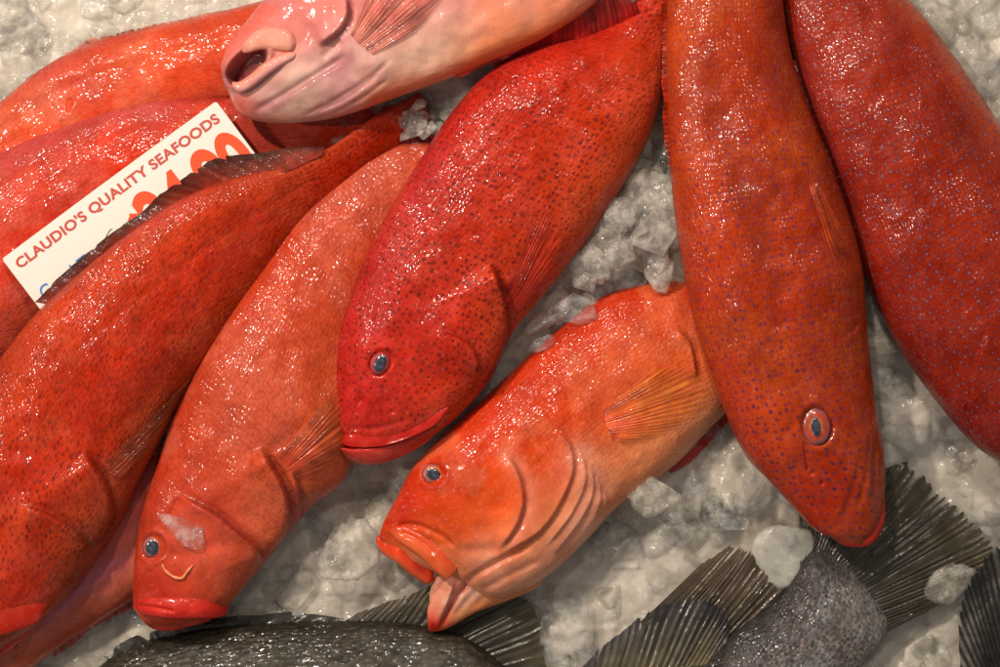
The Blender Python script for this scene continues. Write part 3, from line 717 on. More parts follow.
# ---- spotted fish hanging head down, snout over the grey tail
f = Fish('red_fish', (770, 280), 'spotted orange red fish lying head down, snout over the splayed grey tail fin', 'fish', RED)
BODY_H = f.loft('body', [(836,540,864,545), (814,529,875,531), (793,507,883,506), (770,482,885,470), (745,455,881,435), (725,412,873,385), (706,360,867,330), (690,305,862,270),
                (678,240,848,215), (670,170,826,155), (667,100,803,95), (666,40,788,40), (668,-20,780,-20), (675,-90,770,-90)],
       [0.075,0.085,0.095,0.10,0.10,0.10], [0.065,0.075,0.085,0.09,0.09], [0.26,0.30,0.33,0.34,0.34,0.34], SK['purple'], tone=(0.8,0.8,0.55),
       patchy=((212,92,34),0.4), grad=[(0, (198, 62, 24)), (0.2, (206, 66, 12)), (0.5, (196, 60, 8)), (0.8, (178, 52, 10)), (1, (176, 58, 16))], spots=0.85, uvshift=1.9,
       feats=[('pit', (817,426), 16, 20, -0.15, 0.004), ('groove', [(804,440), (806,455), (809,472)], 0.003, 2), ('bump', (812,473), 3, 3, 0, -0.003), ('bump', (822,483), 2.6, 2.6, 0, -0.003),
              ('groove', [(705,60), (725,140), (752,220), (775,280)], 0.004, 16), ('groove', [(858,510), (868,470), (872,430)], 0.0025, 4), ('groove', [(843,520), (853,490), (862,455)], 0.0016, 4),
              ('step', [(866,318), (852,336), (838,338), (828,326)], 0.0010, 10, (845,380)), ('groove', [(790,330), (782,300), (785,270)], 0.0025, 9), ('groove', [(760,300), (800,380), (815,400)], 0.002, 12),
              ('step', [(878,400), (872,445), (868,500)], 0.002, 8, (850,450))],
       paints=[([(705,60), (725,140), (752,220), (775,280)], 15, (150,44,20), 0.55), ((820,500), 42, (212,44,18), 0.6), ((750,430), 46, (218,70,40), 0.5), ([(800,330), (840,420)], 20, (176,40,18), 0.4),  # first stroke paints the shade of the long flank hollow into the skin
               ([(690,60), (690,150)], 12, (200,90,80), 0.35)],
       spot_areas=[((810,490), 70, 1.2), ((740,420), 60, 1.1), ((730,40), 90, 0.35)], scale_areas=[((820,470), 60, 0.2), ((830,490), 60, 0.15)])
f.eye(BODY_H, 816, 426, 14, 19, -0.15, (4.6, 9.5), iris=(206,74,40), rim=(112,100,128), inner=(218,120,70), pshift=(0,1))
f.loft('lower_lip', [(832,537,835,541), (842,538,846,546), (856,532,862,547), (868,522,875,541), (878,505,884,523), (883,488,886,498)], 0.072, 0.064, [0.34,0.4,0.38,0.3], SK['lip'],
       grad=[(0, (226, 96, 70)), (0.5, (224, 56, 40)), (1, (214, 46, 34))], nu=90, nv=40, spots=0.15, scales=0.05)
f.fin('pectoral_fin', [(808,186), (816,182), (822,188)], [(836,268), (846,266), (849,240)], [0.158,0.152,0.145], [0.15,0.14,0.13], 8, c_base=(200,66,24), c_tip=(210,86,30), c_ray=(200,68,24), thin=0.85, amp=0.0009, drape=BODY_H, arch=0.003, seed=41)
f.fin('dorsal_fin', [(672,165), (670,130), (668,90), (667,40), (668,-10)], [(668,166), (665,131), (664,90), (663,40), (664,-10)], 0.10, 0.100, 30, c_base=(186,50,20), c_tip=(176,40,18), jag=0.02, splits=0.05, thin=0.1, seed=42)

# ---- dark red fish at the right edge
f = Fish('red_fish', (930, 230), 'dark red fish with pale blue dots running off the right edge of the picture', 'fish', RED)
f.loft('body', [(1075,500,1085,490), (1040,485,1100,450), (1000,462,1110,400), (972,443,1105,340), (935,400,1090,280), (900,350,1070,230), (872,295,1040,185), (852,230,1010,142),
                (830,160,980,95), (806,95,945,45), (790,40,905,-5), (780,-20,870,-50), (775,-90,840,-110)],
       [0.05,0.065,0.075,0.08,0.08], [0.06,0.07,0.07,0.07], 0.31, SK['blue'], tone=(0.86,0.82,0.6),
       patchy=((186,58,40),0.35), grad=[(0, (150, 34, 18)), (0.2, (164, 40, 10)), (0.55, (168, 42, 6)), (0.8, (160, 46, 12)), (0.93, (200, 84, 52)), (1, (214, 120, 92))], spots=1.0, uvshift=2.6,
       feats=[('groove', [(890,30), (930,80), (970,130), (1000,175)], 0.0035, 16), ('groove', [(845,60), (880,140), (930,220), (985,280)], 0.0016, 9),
              ('step', [(990,330), (975,370), (968,410), (975,440)], 0.002, 14, (1000,400))],
       paints=[([(890,30), (930,80), (970,130), (1000,175)], 14, (140,32,18), 0.5), ((985,430), 40, (140,20,22), 0.5), ((850,50), 50, (190,66,50), 0.5), ([(800,40), (840,160), (862,240)], 10, (170,50,50), 0.4)],  # first stroke: shade in the flank groove, put into the colour
       spot_areas=[((880,30), 70, 0.4)])
f.fin('dorsal_fin', [(796,60), (818,120), (838,170), (858,228)], [(786,62), (808,124), (830,172), (851,232)], 0.082, 0.084, 18, c_base=(150,30,22), c_tip=(124,26,22), splits=0.05, jag=0.03, thin=0.0, amp=0.0006, seed=51)

# ---- pale pink fish at the top, belly towards us
f = Fish('red_fish', (380, 20), 'pale pink fish with a small open mouth, whitish throat above the corner of the card', 'fish', RED)
BODY_J = f.loft('body', [(221,64,226,88), (229,44,240,114), (248,20,270,123), (272,-8,310,122), (310,-38,350,114), (360,-60,395,98), (420,-75,440,82), (480,-85,490,62), (540,-95,540,40),
                (600,-105,590,8), (660,-115,640,-40)], 0.115, [0.10,0.10,0.105,0.11], 0.27, SK['pink'], tone=(1.0,0.98,0.95),
       patchy=((196,128,132),0.6), grad=[(0, (214, 90, 74)), (0.45, (224, 146, 138)), (0.62, (218, 164, 160)), (0.8, (222, 184, 174)), (0.93, (226, 184, 156)), (1, (222, 120, 70))], spots=0.3, scales=0.3, uvshift=3.3,
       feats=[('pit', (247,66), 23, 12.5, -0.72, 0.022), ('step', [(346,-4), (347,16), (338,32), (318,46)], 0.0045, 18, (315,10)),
              ('groove', [(252,112), (285,94), (318,73), (348,54)], 0.004, 3.5), ('groove', [(300,118), (335,100), (370,78), (392,58)], 0.0028, 3), ('groove', [(330,116), (362,98), (390,78)], 0.0022, 2.5),
              ('groove', [(318,112), (350,96), (380,74)], 0.0018, 2), ('groove', [(322,58), (330,50), (342,40)], 0.003, 4), ('bump', (290,98), 34, 10, -0.5, 0.004), ('bump', (275,85), 26, 8, -0.5, 0.003),
              ('groove', [(262,20), (255,30), (248,40)], 0.0015, 5), ('groove', [(285,60), (305,40), (312,22)], 0.002, 6), ('groove', [(400,70), (440,52), (500,30)], 0.002, 9)],
       paints=[((300,30), 26, (214,120,118), 0.5), ((340,80), 20, (196,132,146), 0.5), ((400,80), 24, (230,170,130), 0.6), ([(235,78), (247,66), (259,54)], 11, (104,26,34), 1.0), ((300,100), 34, (222,190,168), 0.7), ([(255,110), (290,95), (350,58)], 6, (160,96,110), 0.7), ([(310,116), (350,95), (385,72)], 10, (178,120,130), 0.6),
               ((240,105), 14, (226,90,66), 0.7), ([(380,100), (440,78), (540,34)], 12, (226,110,60), 0.8), ((430,50), 30, (230,190,160), 0.6), ((500,25), 46, (232,130,78), 0.75), ((560,0), 50, (230,120,70), 0.75), ((320,10), 30, (210,120,116), 0.6),
               ((365,70), 12, (206,140,120), 0.6)], scale_areas=[((290,80), 60, 0.05)], lump=0.003)
f.loft('upper_lip', [(240,50,245,55), (246,41,252,52), (254,33,260,50), (264,28,269,50), (278,27,280,51), (290,30,290,51), (297,38,296,47)], 0, 0, [0.30,0.30,0.28], SK['pink'], ride=(BODY_J, -0.002), tone=(1,0.95,0.9),
       grad=[(0, (224, 150, 140)), (1, (232, 166, 146))], nu=90, nv=46, spots=0, scales=0.05)
f.loft('lower_lip', [(230,80,236,94), (238,82,245,92), (250,75,256,85), (264,63,270,74), (280,54,285,64), (294,50,298,57)], 0, 0, [0.34,0.34,0.28], SK['pink'], ride=(BODY_J, -0.001), tone=(1,0.95,0.9),
       grad=[(0, (232, 130, 110)), (0.5, (228, 162, 150)), (1, (214, 160, 160))], nu=90, nv=40, spots=0, scales=0.05)
f.eye(BODY_J, 274, -1, 9, 8, 0.2, (6, 5), iris=(150,140,150), rim=(110,90,120), inner=(180,170,170))
f.fin('pectoral_fin', [(350,34), (360,46), (374,56)], [(372,-22), (410,-24), (444,-8), (424,24)], [0.165,0.162,0.158], [0.178,0.176,0.17,0.165], 16, c_base=(220,140,122), c_tip=(208,96,78), c_ray=(206,100,84), thin=0.6, amp=0.0009, drape=BODY_J, arch=0.003, seed=61)
f.fin('pelvic_fin', [(455,72), (500,52), (545,28)], [(457,80), (505,58), (552,32)], 0.108, 0.108, 8, c_base=(214,60,36), c_tip=(206,40,28), splits=0.05, jag=0.04, seed=62)

# ------------------------------------------------------------------ grey fish
f = Fish('grey_fish', (300, 650), 'grey fish with coarse dark scales along the bottom edge, under the gaping orange jaw', 'fish', GREY)
BODY_K = f.loft('body', [(60,760,70,790), (75,702,120,830), (100,666,180,850), (140,643,230,850), (200,629,280,840), (260,623,330,825), (330,621,380,805), (400,622,430,785), (460,635,470,765),
                (500,662,505,752), (535,700,540,745), (580,725,585,750)], 0.012, 0.012, 0.2, SK['grey'], tone=(0.75,0.75,0.72),
       grad=[(0, (52, 48, 40)), (0.12, (92, 88, 76)), (0.4, (128, 126, 118)), (1, (190, 188, 180))], spots=0.5, scales=1.0)
f.fin('spiny_dorsal_fin', [(112,664), (160,645), (215,633), (270,628), (335,626)], [(104,657), (152,630), (212,618), (285,612), (345,619)], 0.016, 0.014, 12, c_base=(44,42,36), c_tip=(34,33,30), c_ray=(70,66,56), splits=0.5, jag=0.25, seed=71, amp=0.002, thin=0.15)
f.fin('soft_dorsal_fin', [(334,628), (380,627), (425,632), (465,645), (500,672)], [(356,612), (398,598), (442,585), (516,597), (540,618), (547,668)], 0.014, [0.012,0.014,0.016,0.012,0.01], 26, c_base=(50,47,38), c_tip=(92,82,60), c_ray=(38,35,29), splits=0.2, jag=0.05, seed=72, amp=0.002, thin=0.15)

f = Fish('grey_fish', (820, 600), 'speckled grey fish, wide tail fin splayed under the spotted red snout', 'fish', GREY)
BODY_M = f.loft('body', [(820,540,886,600), (808,550,889,622), (796,575,882,642), (776,600,857,672), (735,632,832,712), (700,668,812,762), (660,720,792,832)],
       0.016, 0.014, [0.08,0.12,0.18,0.22,0.26,0.28], SK['speckle'], tone=(0.95,0.95,0.95), grad=[(0, (76, 74, 72)), (0.3, (138, 137, 138)), (0.7, (156, 155, 154)), (1, (140, 136, 128))], spots=1.0, scales=0.9,
       paints=[((868,580), 22, (66,64,60), 0.6), ([(790,590), (740,640), (700,675)], 12, (60,58,56), 0.6)], scale_areas=[((862,580), 26, 0.3)])
f.fin('tail_fin', [(800,572), (815,566), (838,572), (860,592), (870,614), (874,640)], [(800,510), (840,452), (886,452), (932,486), (968,518), (992,549), (965,588), (925,612)], [0.02,0.024,0.024,0.02],
      [0.012,0.014,0.014,0.012], 40, c_base=(64,61,52), c_tip=(82,73,52), c_ray=(34,31,25), amp=0.0022, thin=0.12, splits=0.4, jag=0.05, seed=81, sub=9, nv=40)
f.fin('dorsal_fin', [(640,622), (652,642), (680,656), (728,642)], [(704,564), (730,548), (747,549), (760,564), (781,591)], [0.01,0.014,0.016,0.016], [0.012,0.016,0.016], 20,
      c_base=(62,50,34), c_tip=(92,76,56), c_ray=(48,38,26), amp=0.002, thin=0.15, splits=0.3, jag=0.05, seed=82)

f = Fish('grey_fish', (670, 690), 'dark slate tail of a grey fish, pale yellowish base, before the brown fin', 'fish', GREY)
f.loft('body', [(640,668,712,664), (636,690,720,690), (630,730,730,730), (610,800,750,800)], 0.02, 0.02, [0.08,0.14,0.2], SK['speckle'],
       grad=[(0, (80, 78, 72)), (0.5, (120, 116, 104)), (1, (90, 88, 82))], nu=80, nv=60)
f.fin('tail_fin', [(570,705), (620,690), (670,676), (712,662)], [(584,668), (616,636), (655,608), (698,601), (722,610), (730,634)], [0.022,0.026,0.024], [0.018,0.026,0.026,0.02], 22,
      c_base=(112,100,70), c_tip=(56,53,58), c_ray=(34,32,34), amp=0.002, thin=0.12, splits=0.25, jag=0.04, seed=83)

f = Fish('grey_fish', (990, 620), 'nearly black tail fin of a grey fish at the lower right corner', 'fish', GREY)
f.loft('body', [(985,700,1040,690), (980,740,1060,720), (980,800,1090,760)], 0.03, 0.03, [0.1,0.2], SK['speckle'], grad=[(0, (40, 40, 40)), (1, (60, 60, 58))], nu=60, nv=50)
f.fin('tail_fin', [(985,706), (1010,698), (1040,692)], [(960,690), (961,622), (968,584), (984,562), (1010,545), (1060,560)], 0.032, [0.03,0.034,0.034,0.03], 18, c_base=(34,34,34), c_tip=(22,22,22), c_ray=(30,30,30), amp=0.003, splits=0.06, jag=0.02, seed=84)

# ------------------------------------------------------------------ price card
def price_card():
    zc = 0.098
    u = np.array([213.0, -157.0]); u /= np.hypot(*u); v = np.array([-u[1], u[0]])
    A = np.array([2.0, 259.0])
    Wd, Hd = 266.0, 92.0
    k = 0.001 * (HC - zc) / HC
    o3 = W(A[0], A[1], zc)
    root_loc = (o3[0], o3[1], zc)
    tilt = math.radians(-6)        # its lower edge drops between the two fish
    bow = 0.004
    def at(a, b, h=0.0):           # a along the card, b down the card, in photo px
        q = A + u * a + v * b
        x = (q[0] - 500) * k; y = (333.5 - q[1]) * k
        return (x, y, zc - 0.00010 * b + bow * math.sin(math.pi * a / Wd) + h)
    na, nb_ = 40, 20
    r = 3.0
    vs = []; ids = {}
    bm = bmesh.new()
    top = [[None] * (nb_ + 1) for _ in range(na + 1)]
    bot = [[None] * (nb_ + 1) for _ in range(na + 1)]
    def rounded(a, b):
        for (ca, cb) in ((r, r), (Wd - r, r), (r, Hd - r), (Wd - r, Hd - r)):
            if (a < r or a > Wd - r) and (b < r or b > Hd - r) and abs(a - ca) <= r and abs(b - cb) <= r:
                d = math.hypot(a - ca, b - cb)
                if d > r: return ca + (a - ca) * r / d, cb + (b - cb) * r / d
        return a, b
    av = [0, 1, 2, 3] + list(np.linspace(8, Wd - 8, na - 7)) + [Wd - 3, Wd - 2, Wd - 1, Wd]
    bv = [0, 1, 2, 3] + list(np.linspace(8, Hd - 8, nb_ - 7)) + [Hd - 3, Hd - 2, Hd - 1, Hd]
    for i, a in enumerate(av):
        for j, b in enumerate(bv):
            ra, rb = rounded(a, b)
            top[i][j] = bm.verts.new(at(ra, rb, 0.0006)); bot[i][j] = bm.verts.new(at(ra, rb, -0.0006))
    n, m = len(av) - 1, len(bv) - 1
    for i in range(n):
        for j in range(m):
            bm.faces.new((top[i][j], top[i][j + 1], top[i + 1][j + 1], top[i + 1][j]))
            bm.faces.new((bot[i][j], bot[i + 1][j], bot[i + 1][j + 1], bot[i][j + 1]))
    for i in range(n):
        bm.faces.new((top[i][0], top[i + 1][0], bot[i + 1][0], bot[i][0])); bm.faces.new((top[i + 1][m], top[i][m], bot[i][m], bot[i + 1][m]))
    for j in range(m):
        bm.faces.new((top[0][j + 1], top[0][j], bot[0][j], bot[0][j + 1])); bm.faces.new((top[n][j], top[n][j + 1], bot[n][j + 1], bot[n][j]))
    bmesh.ops.recalc_face_normals(bm, faces=bm.faces)
    root = empty('price_card', root_loc, "white price card reading CLAUDIO'S QUALITY SEAFOODS, wedged between two red fish", 'price card')
    me = bpy.data.meshes.new('card'); bm.to_mesh(me); bm.free()
    me.transform(__import__('mathutils').Matrix.Translation(-Vector(root_loc)))
    me.materials.append(plain_material('white_card', sr(224, 218, 208), 0.35))
    c = bpy.data.objects.new('card', me); COL.objects.link(c); c.parent = root
    def text(name, body, a0, b0, size, mat, sx=1.0, bold=0.0, spacing=1.0, width=None):
        """text whose baseline starts at (a0, b0) on the card"""
        cu = bpy.data.curves.new(name, 'FONT'); cu.body = body; cu.size = size; cu.offset = bold; cu.space_character = spacing
        cu.resolution_u = 6; cu.fill_mode = 'FRONT'
        tmp = bpy.data.objects.new(name, cu); COL.objects.link(tmp)
        dg = bpy.context.evaluated_depsgraph_get()
        me = bpy.data.meshes.new_from_object(tmp.evaluated_get(dg))
        bpy.data.objects.remove(tmp)
        bmt = bmesh.new(); bmt.from_mesh(me)
        bmesh.ops.triangulate(bmt, faces=bmt.faces)
        bmesh.ops.subdivide_edges(bmt, edges=[e for e in bmt.edges if e.calc_length() > 12], cuts=2)
        xs = [q.co.x for q in bmt.verts]; ext = max(xs)
        kx = (width / ext) if width else sx
        for q in bmt.verts:
            q.co = Vector(at(a0 + q.co.x * kx, b0 - q.co.y, 0.0010)) - Vector(root_loc)
        bmt.to_mesh(me); bmt.free()
        me.name = name; me.materials.append(mat)
        for p in me.polygons: p.use_smooth = False
        o = bpy.data.objects.new(name, me); COL.objects.link(o); o.parent = c
        return o
    ink = plain_material('brick_red_ink', sr(190, 72, 58), 0.5); orange = plain_material('orange_ink', sr(232, 76, 30), 0.45); blue = plain_material('blue_ink', sr(70, 116, 190), 0.5)
    text('shop_name', "CLAUDIO'S QUALITY SEAFOODS", 8, 18.5, 14.0, ink, bold=0.45, spacing=1.05, width=250)
    text('price', "$", 121, 72, 46, orange, sx=0.7, bold=0.6)
    text('price', "24.90", 136, 82, 74, orange, bold=3.0, width=127)
    text('fish_name', "Coral Trout", 9, 59, 21, blue, sx=0.9, bold=0.05)
    return root
price_card()

# ------------------------------------------------------------------ strand on the cheek
def tube(name, pts, rad, mat, parent, origin, n=60, k=10):
    P = cr(pts, n); vs = []
    X, Y = W(P[:, 0], P[:, 1], P[:, 2]); Q = np.stack([X, Y, P[:, 2]], -1)
    T = np.gradient(Q, axis=0); T /= np.linalg.norm(T, axis=1)[:, None]
    N = np.cross(T, [0, 0, 1.0]); N /= np.linalg.norm(N, axis=1)[:, None]; B = np.cross(T, N)
    t = np.linspace(0, 1, n); r = rad * (0.35 + 0.65 * np.sin(math.pi * np.clip(t * 0.9 + 0.05, 0, 1)) ** 0.5) * (1 + 0.15 * np.sin(t * 31))
    a = np.linspace(0, 2 * math.pi, k, endpoint=False)
    V = Q[:, None, :] + r[:, None, None] * (N[:, None, :] * np.cos(a)[None, :, None] + B[:, None, :] * np.sin(a)[None, :, None])
    i = np.arange(n - 1)[:, None]; j = np.arange(k)[None, :]; j2 = (j + 1) % k
    q = np.stack([i * k + j, i * k + j2, (i + 1) * k + j2, (i + 1) * k + j], -1).reshape(-1, 4)
    return mesh_obj(name, V.reshape(-1, 3), q, mat, parent, origin)
zz = [(162,564), (166,571), (174,577), (182,578), (187,572), (193,565)]
P3 = [(x, y, surf_z(BODY_E, x, y) + 0.0012) for x, y in zz]
ox, oy = W(178, 572, P3[2][2])
o = tube('curled_strand', P3, 0.0015, plain_material('orange_strand', sr(226, 140, 96), 0.3), None, (ox, oy, P3[2][2]))
tag(o, 'thin curled orange strand stuck to the cheek of the red fish below its eye', 'strand')

# ------------------------------------------------------------------ ice
def ice_bed():
    nx, ny = 620, 430
    xs = np.linspace(-0.85, 0.85, nx); ys = np.linspace(-0.62, 0.62, ny)
    X, Y = np.meshgrid(xs, ys, indexing='ij')
    # the ice is banked up between the fish
    ctl = [(620,230,.055), (545,345,.045), (580,300,.05), (455,440,.028), (345,560,.012), (720,470,.02), (690,450,.022), (900,400,.04), (880,330,.05), (960,40,.05), (1000,120,.05), (40,40,.012), (120,20,.015),
           (420,120,.05), (460,60,.06), (600,600,.0), (660,560,.004), (100,640,-.006), (940,640,-.008), (850,640,-.012), (300,590,.0), (400,600,-.004), (450,660,-.012), (200,660,-.012), (680,640,-.008), (800,560,.0), (950,480,.012),
           (650,100,.05), (640,0,.06), (200,500,.0), (300,300,.01), (100,300,.0), (800,200,.03), (560,480,.0), (500,560,.0), (0,600,-.01), (0,250,-.005), (930,560,-.004), (740,610,-.01), (500,620,-.010), (-200,300,0), (1200,300,.03), (500,-200,.03), (500,850,-.02), (-200,-200,0), (1200,850,0)]
    num = np.zeros(X.shape); den = np.zeros(X.shape)
    for a, b, c in ctl:
        q = ((X - (a - 500) / 1000) ** 2 + (Y - (333.5 - b) / 1000) ** 2 + 0.0006) ** -1.6
        num += q * c; den += q
    Z = num / den - 0.004
    Z += 0.003 * vnoise(X * 9 + 2, Y * 9) + 0.003 * vnoise(X * 19, Y * 19 + 4)
    r = np.random.default_rng(5)
    # lumps of crushed ice: each one a tilted facetted cap
    for (cnt, rad, h) in ((700, 0.034, 0.002), (2000, 0.018, 0.0012)):
        cx = r.uniform(-0.85, 0.85, cnt); cy = r.uniform(-0.62, 0.62, cnt)
        for k in range(cnt):
            rr = rad * r.uniform(0.5, 1.4)
            i0, i1 = np.searchsorted(xs, [cx[k] - rr, cx[k] + rr]); j0, j1 = np.searchsorted(ys, [cy[k] - rr, cy[k] + rr])
            if i1 <= i0 or j1 <= j0: continue
            dx = X[i0:i1, j0:j1] - cx[k]; dy = Y[i0:i1, j0:j1] - cy[k]
            ang = r.uniform(0, math.pi, 4); d = np.zeros(dx.shape)
            for a, s in zip(ang, r.uniform(0.7, 1.2, 4)): d = np.maximum(d, np.abs(dx * math.cos(a) + dy * math.sin(a)) * s / rr)
            cap = np.clip((1 - d) * 3.2, 0, 1); cap = cap * cap * (3 - 2 * cap)
            Z[i0:i1, j0:j1] = Z[i0:i1, j0:j1] + cap * (h * r.uniform(-0.3, 1) + (dx * r.normal() + dy * r.normal()) * 0.07)
    Z += 0.0012 * vnoise(X * 90, Y * 90)
    i = np.arange(nx - 1)[:, None]; j = np.arange(ny - 1)[None, :]
    q = np.stack([i * ny + j, (i + 1) * ny + j, (i + 1) * ny + j + 1, i * ny + j + 1], -1).reshape(-1, 4)
    o = mesh_obj('ice_bed', np.stack([X, Y, Z], -1).reshape(-1, 3), q, ice_bed_material())
    tag(o, kind='structure')
    return xs, ys, Z
IX, IY, IZ = ice_bed()
def ice_z(x, y):
    return float(IZ[np.clip(np.searchsorted(IX, x), 0, len(IX) - 1), np.clip(np.searchsorted(IY, y), 0, len(IY) - 1)])

def lump_geo(r, sx, sy, sz, sub, cuts=9, rough=0.05, seed=0.0):
    """an irregular lump of broken ice: sphere cut by planes, edges melted round"""
    bm = bmesh.new(); bmesh.ops.create_icosphere(bm, subdivisions=sub, radius=1.0)
    V = np.array([v.co[:] for v in bm.verts]); F = np.array([[v.index for v in f.verts] for f in bm.faces]); bm.free()
    N = r.normal(size=(cuts, 3)); N /= np.linalg.norm(N, axis=1)[:, None]
    D = r.uniform(0.35, 0.85, cuts)
    s = np.ones(len(V)) * 1.0
    pw = 30.0
    acc = np.zeros(len(V))
    for n, d in zip(N, D): acc += np.maximum(V @ n / d, 0) ** pw
    s = 1.0 / (1.0 + acc) ** (1 / pw)
    V = V * s[:, None]
    nz = np.array([mnoise.noise(Vector(p * 2.3 + seed)) for p in V]) + 0.5 * np.array([mnoise.noise(Vector(p * 6.0 + seed)) for p in V])
    V = V * (1 + rough * 2.2 * nz)[:, None]
    return V * np.array([sx, sy, sz]), F

def shard_geo(r, n=13, bev=0.07):
    """a splinter of crushed ice: sharp flat faces with narrow chamfers"""
    P = r.normal(size=(n, 3)); P /= np.linalg.norm(P, axis=1)[:, None]; P *= r.uniform(0.75, 1.1, (n, 1))
    bm = bmesh.new()
    vs = [bm.verts.new(p) for p in P]
    bmesh.ops.convex_hull(bm, input=vs)
    junk = [q for q in bm.verts if not q.link_faces]
    if junk: bmesh.ops.delete(bm, geom=junk, context='VERTS')
    bmesh.ops.dissolve_limit(bm, angle_limit=0.5, verts=bm.verts, edges=bm.edges)
    bmesh.ops.bevel(bm, geom=bm.edges[:], offset=bev, segments=2, affect='EDGES', profile=0.5)
    bmesh.ops.triangulate(bm, faces=bm.faces)
    bmesh.ops.recalc_face_normals(bm, faces=bm.faces)
    bm.verts.index_update()
    V = np.array([v.co[:] for v in bm.verts]); F = np.array([[v.index for v in f.verts] for f in bm.faces]); bm.free()
    return V, F

CHIP_CLEAR = ice_chip_material('clear_ice', 0.97, sr(240, 238, 234), 0.05, 0.25)
CHIP_CLOUD = ice_chip_material('cloudy_ice', 0.90, sr(224, 215, 201), 0.07, 0.4)
CHIP_FROST = ice_chip_material('frosted_ice', 0.90, sr(232, 222, 210), 0.06, 0.4)
CHIP_WHITE = ice_chip_material('white_ice', 0.35, sr(206, 201, 190), 0.12, 0.3)

# crushed ice in the gaps: far too many chips to count, one object
def crushed():
    r = np.random.default_rng(23)
    for mat, n, seed in ((CHIP_CLEAR, 2000, 1), (CHIP_CLOUD, 500, 2)):
        lib = [shard_geo(r, int(r.integers(9, 16))) for k in range(26)]
        VV = []; FF = []; base = 0
        for k in range(n):
            x = r.uniform(-0.72, 0.72); y = r.uniform(-0.50, 0.50)
            V, F = lib[r.integers(len(lib))]
            s = np.exp(r.normal(math.log(0.014), 0.4))
            s *= 1.15; S = np.array([s * r.uniform(0.8, 1.5), s * r.uniform(0.7, 1.1), s * r.uniform(0.3, 0.6)])
            a = r.uniform(0, 2 * math.pi); ca, sa = math.cos(a), math.sin(a)
            tl = r.normal(0, 0.25, 2)
            Q = V * S
            Q = np.stack([Q[:, 0] * ca - Q[:, 1] * sa, Q[:, 0] * sa + Q[:, 1] * ca, Q[:, 2] + Q[:, 0] * tl[0] + Q[:, 1] * tl[1]], -1)
            Q = Q + np.array([x, y, ice_z(x, y) + S[2] * 0.05])
            VV.append(Q); FF.append(F + base); base += len(Q)
        o = mesh_obj('crushed_ice', np.vstack(VV), np.vstack(FF), mat, smooth=False)
        tag(o, kind='stuff')
        o['label'] = 'crushed ice chips packed between the fish'; o['category'] = 'ice'
crushed()

def chunk(px, py, z, sx, sy, sz, rot, mat, label, seed, cuts=9, rough=0.05, group='larger lumps of ice'):
    r = np.random.default_rng(seed)
    if mat is CHIP_FROST:                      # a clump of splinters frozen together
        VV = []; FF = []; b = 0
        for k in range(11):
            V, F = shard_geo(r, 14, 0.06)
            q = r.uniform(0.35, 0.7); off = r.normal(0, 0.36, 3) * np.array([1, 1, 0.6])
            VV.append(V * q + off); FF.append(F + b); b += len(V)
        V = np.vstack(VV) * np.array([sx, sy, sz]) * 0.001; F = np.vstack(FF)
    else:
        V, F = lump_geo(r, sx * 0.001, sy * 0.001, sz * 0.001, 4, cuts, rough, seed * 3.1)
    a = math.radians(-rot); ca, sa = math.cos(a), math.sin(a)
    V = np.stack([V[:, 0] * ca - V[:, 1] * sa, V[:, 0] * sa + V[:, 1] * ca, V[:, 2]], -1)
    x, y = W(px, py, z)
    o = mesh_obj('ice_chunk', V + np.array([x, y, z]), F, mat, None, (x, y, z), smooth=mat is not CHIP_FROST)
    return tag(o, label, 'ice chunk', group)

chunk(622, 236, 0.085, 38, 50, 22, 35, CHIP_FROST, 'biggest rough lump of ice, above the orange fish with the gaping mouth', 1, 12, 0.045)
chunk(655, 225, 0.070, 34, 55, 20, 5, CHIP_FROST, 'ice lump half under the left edge of the spotted head-down fish', 2, 10, 0.04)
chunk(590, 270, 0.075, 24, 24, 15, 20, CHIP_FROST, 'smaller knobbly ice piece at the lower left of the biggest lump', 3, 9, 0.05)
chunk(578, 312, 0.078, 19, 16, 8, 30, CHIP_CLEAR, 'thin clear ice chip tinted red, lying on the back of the orange fish', 4, 7, 0.05)
chunk(541, 346, 0.072, 16, 9, 5, -35, CHIP_CLEAR, 'tiny clear ice sliver on the nape of the orange fish', 5, 7, 0.03)
chunk(547, 318, 0.066, 32, 12, 9, -45, CHIP_CLOUD, 'narrow ridge of ice between the bright red and orange fish', 6, 9, 0.04)
chunk(346, 556, 0.026, 32, 48, 16, 15, CHIP_CLOUD, 'large glassy ice lump left of the gaping orange mouth', 7, 9, 0.05)
chunk(655, 500, 0.058, 34, 30, 10, -25, CHIP_CLOUD, 'rounded clear ice lump overlapping the belly of the orange fish', 8, 8, 0.04)
chunk(783, 552, 0.014, 30, 42, 16, 25, CHIP_WHITE, 'smooth white ice lump between the snout of the spotted fish and the brown fin', 9, 8, 0.03)
chunk(952, 584, 0.032, 28, 19, 6, -20, CHIP_CLOUD, 'flat clear flake of ice lying on the splayed tail fin', 10, 7, 0.03)
chunk(418, 120, 0.062, 30, 21, 14, -20, CHIP_FROST, 'snowy ice lump in the dark gap below the pale pink fish', 11, 10, 0.06)
chunk(440, 128, 0.060, 9, 5, 4, -10, CHIP_CLEAR, 'sliver of ice on the end of a dark dorsal fin', 12, 7, 0.05)
chunk(940, 28, 0.055, 30, 34, 14, 25, CHIP_CLOUD, 'pinkish ice lump beside the right hand fish at the top', 13, 10, 0.06)
chunk(975, 62, 0.052, 36, 28, 12, 50, CHIP_CLEAR, 'glassy ice lump at the top right corner below the pinkish one', 14, 9, 0.05)
chunk(985, 12, 0.052, 34, 24, 14, 10, CHIP_CLEAR, 'greenish clear ice lump in the very top right corner of the picture', 15, 8, 0.04)
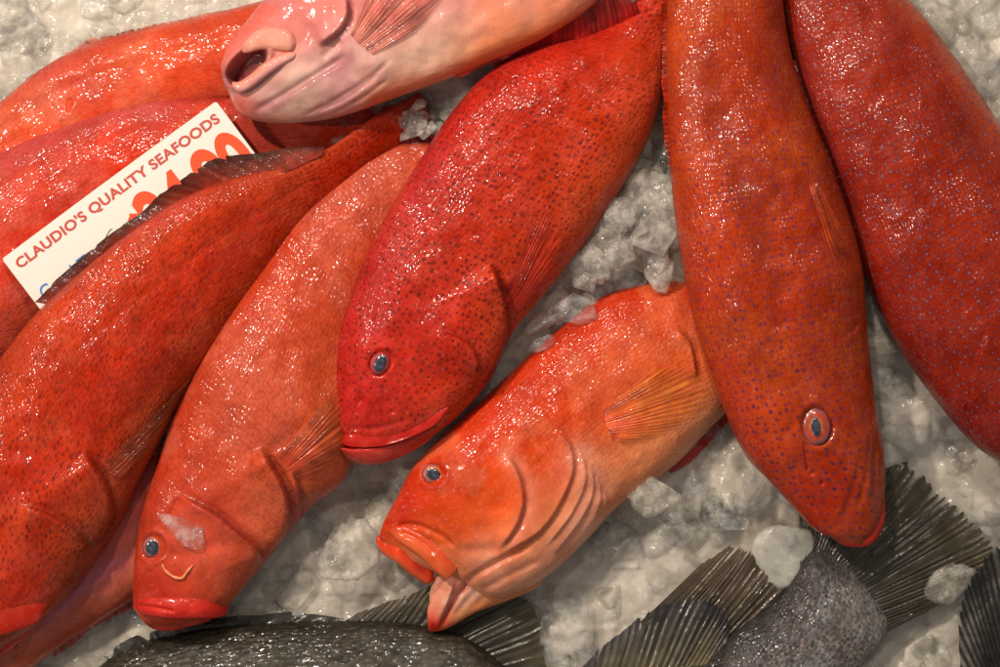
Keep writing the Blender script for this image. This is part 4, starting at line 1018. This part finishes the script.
chunk(628, 0, 0.075, 14, 8, 6, 10, CHIP_WHITE, 'bit of white ice above the fan shaped dorsal fin', 16, 8, 0.05)
chunk(195, 520, 0.0, 30, 17, 2, 30, CHIP_CLEAR, 'wet film of ice above the curled strand on the cheek', 17, 7, 0.04).location.z = surf_z(BODY_E, 195, 522) - 0.0005
chunk(510, 640, 0.0, 22, 14, 7, -30, CHIP_CLEAR, 'ice piece half under the tip of the soft grey fin', 18, 8, 0.05)
chunk(300, 590, 0.006, 24, 18, 10, -30, CHIP_CLOUD, 'low ice lump by the red lips, above the scaly grey fish', 19, 9, 0.06)

# ------------------------------------------------------------------ camera, lamps, world
cam = bpy.data.cameras.new('camera'); co = bpy.data.objects.new('camera', cam); COL.objects.link(co)
co.location = (0, 0, HC); cam.sensor_width = 36.0; cam.lens = 36.0 * HC; cam.clip_end = 20
cam.dof.use_dof = True; cam.dof.focus_distance = HC - 0.11; cam.dof.aperture_fstop = 4.0
scene.camera = co
def lamp(name, loc, target, power, size, col):
    l = bpy.data.lights.new(name, 'AREA'); l.energy = power; l.size = size; l.color = col; l.shape = 'DISK'
    o = bpy.data.objects.new(name, l); COL.objects.link(o); o.location = loc
    d = Vector(target) - Vector(loc); o.rotation_euler = d.to_track_quat('-Z', 'Y').to_euler()
WARM = (1.0, 0.89, 0.76)
lamp('market_lamp', (-0.95, 0.95, 1.75), (-0.1, 0.05, 0), 30, 0.085, WARM)
lamp('market_lamp', (-0.25, 1.45, 1.9), (0, 0, 0), 20, 0.085, WARM)
lamp('market_lamp', (-1.5, 0.15, 1.7), (0, 0, 0), 11, 0.085, WARM)
lamp('market_lamp', (0.45, 1.1, 2.1), (0.1, 0, 0), 6, 0.085, WARM)
w = bpy.data.worlds.new('World'); scene.world = w; w.use_nodes = True
bg = w.node_tree.nodes['Background']; bg.inputs[0].default_value = (0.9, 0.88, 0.85, 1); bg.inputs[1].default_value = 0.27
scene.view_settings.view_transform = 'Standard'; scene.view_settings.look = 'None'; scene.view_settings.exposure = 0
scene.cycles.max_bounces = 8; scene.cycles.transmission_bounces = 6; scene.cycles.caustics_refractive = False; scene.cycles.caustics_reflective = False
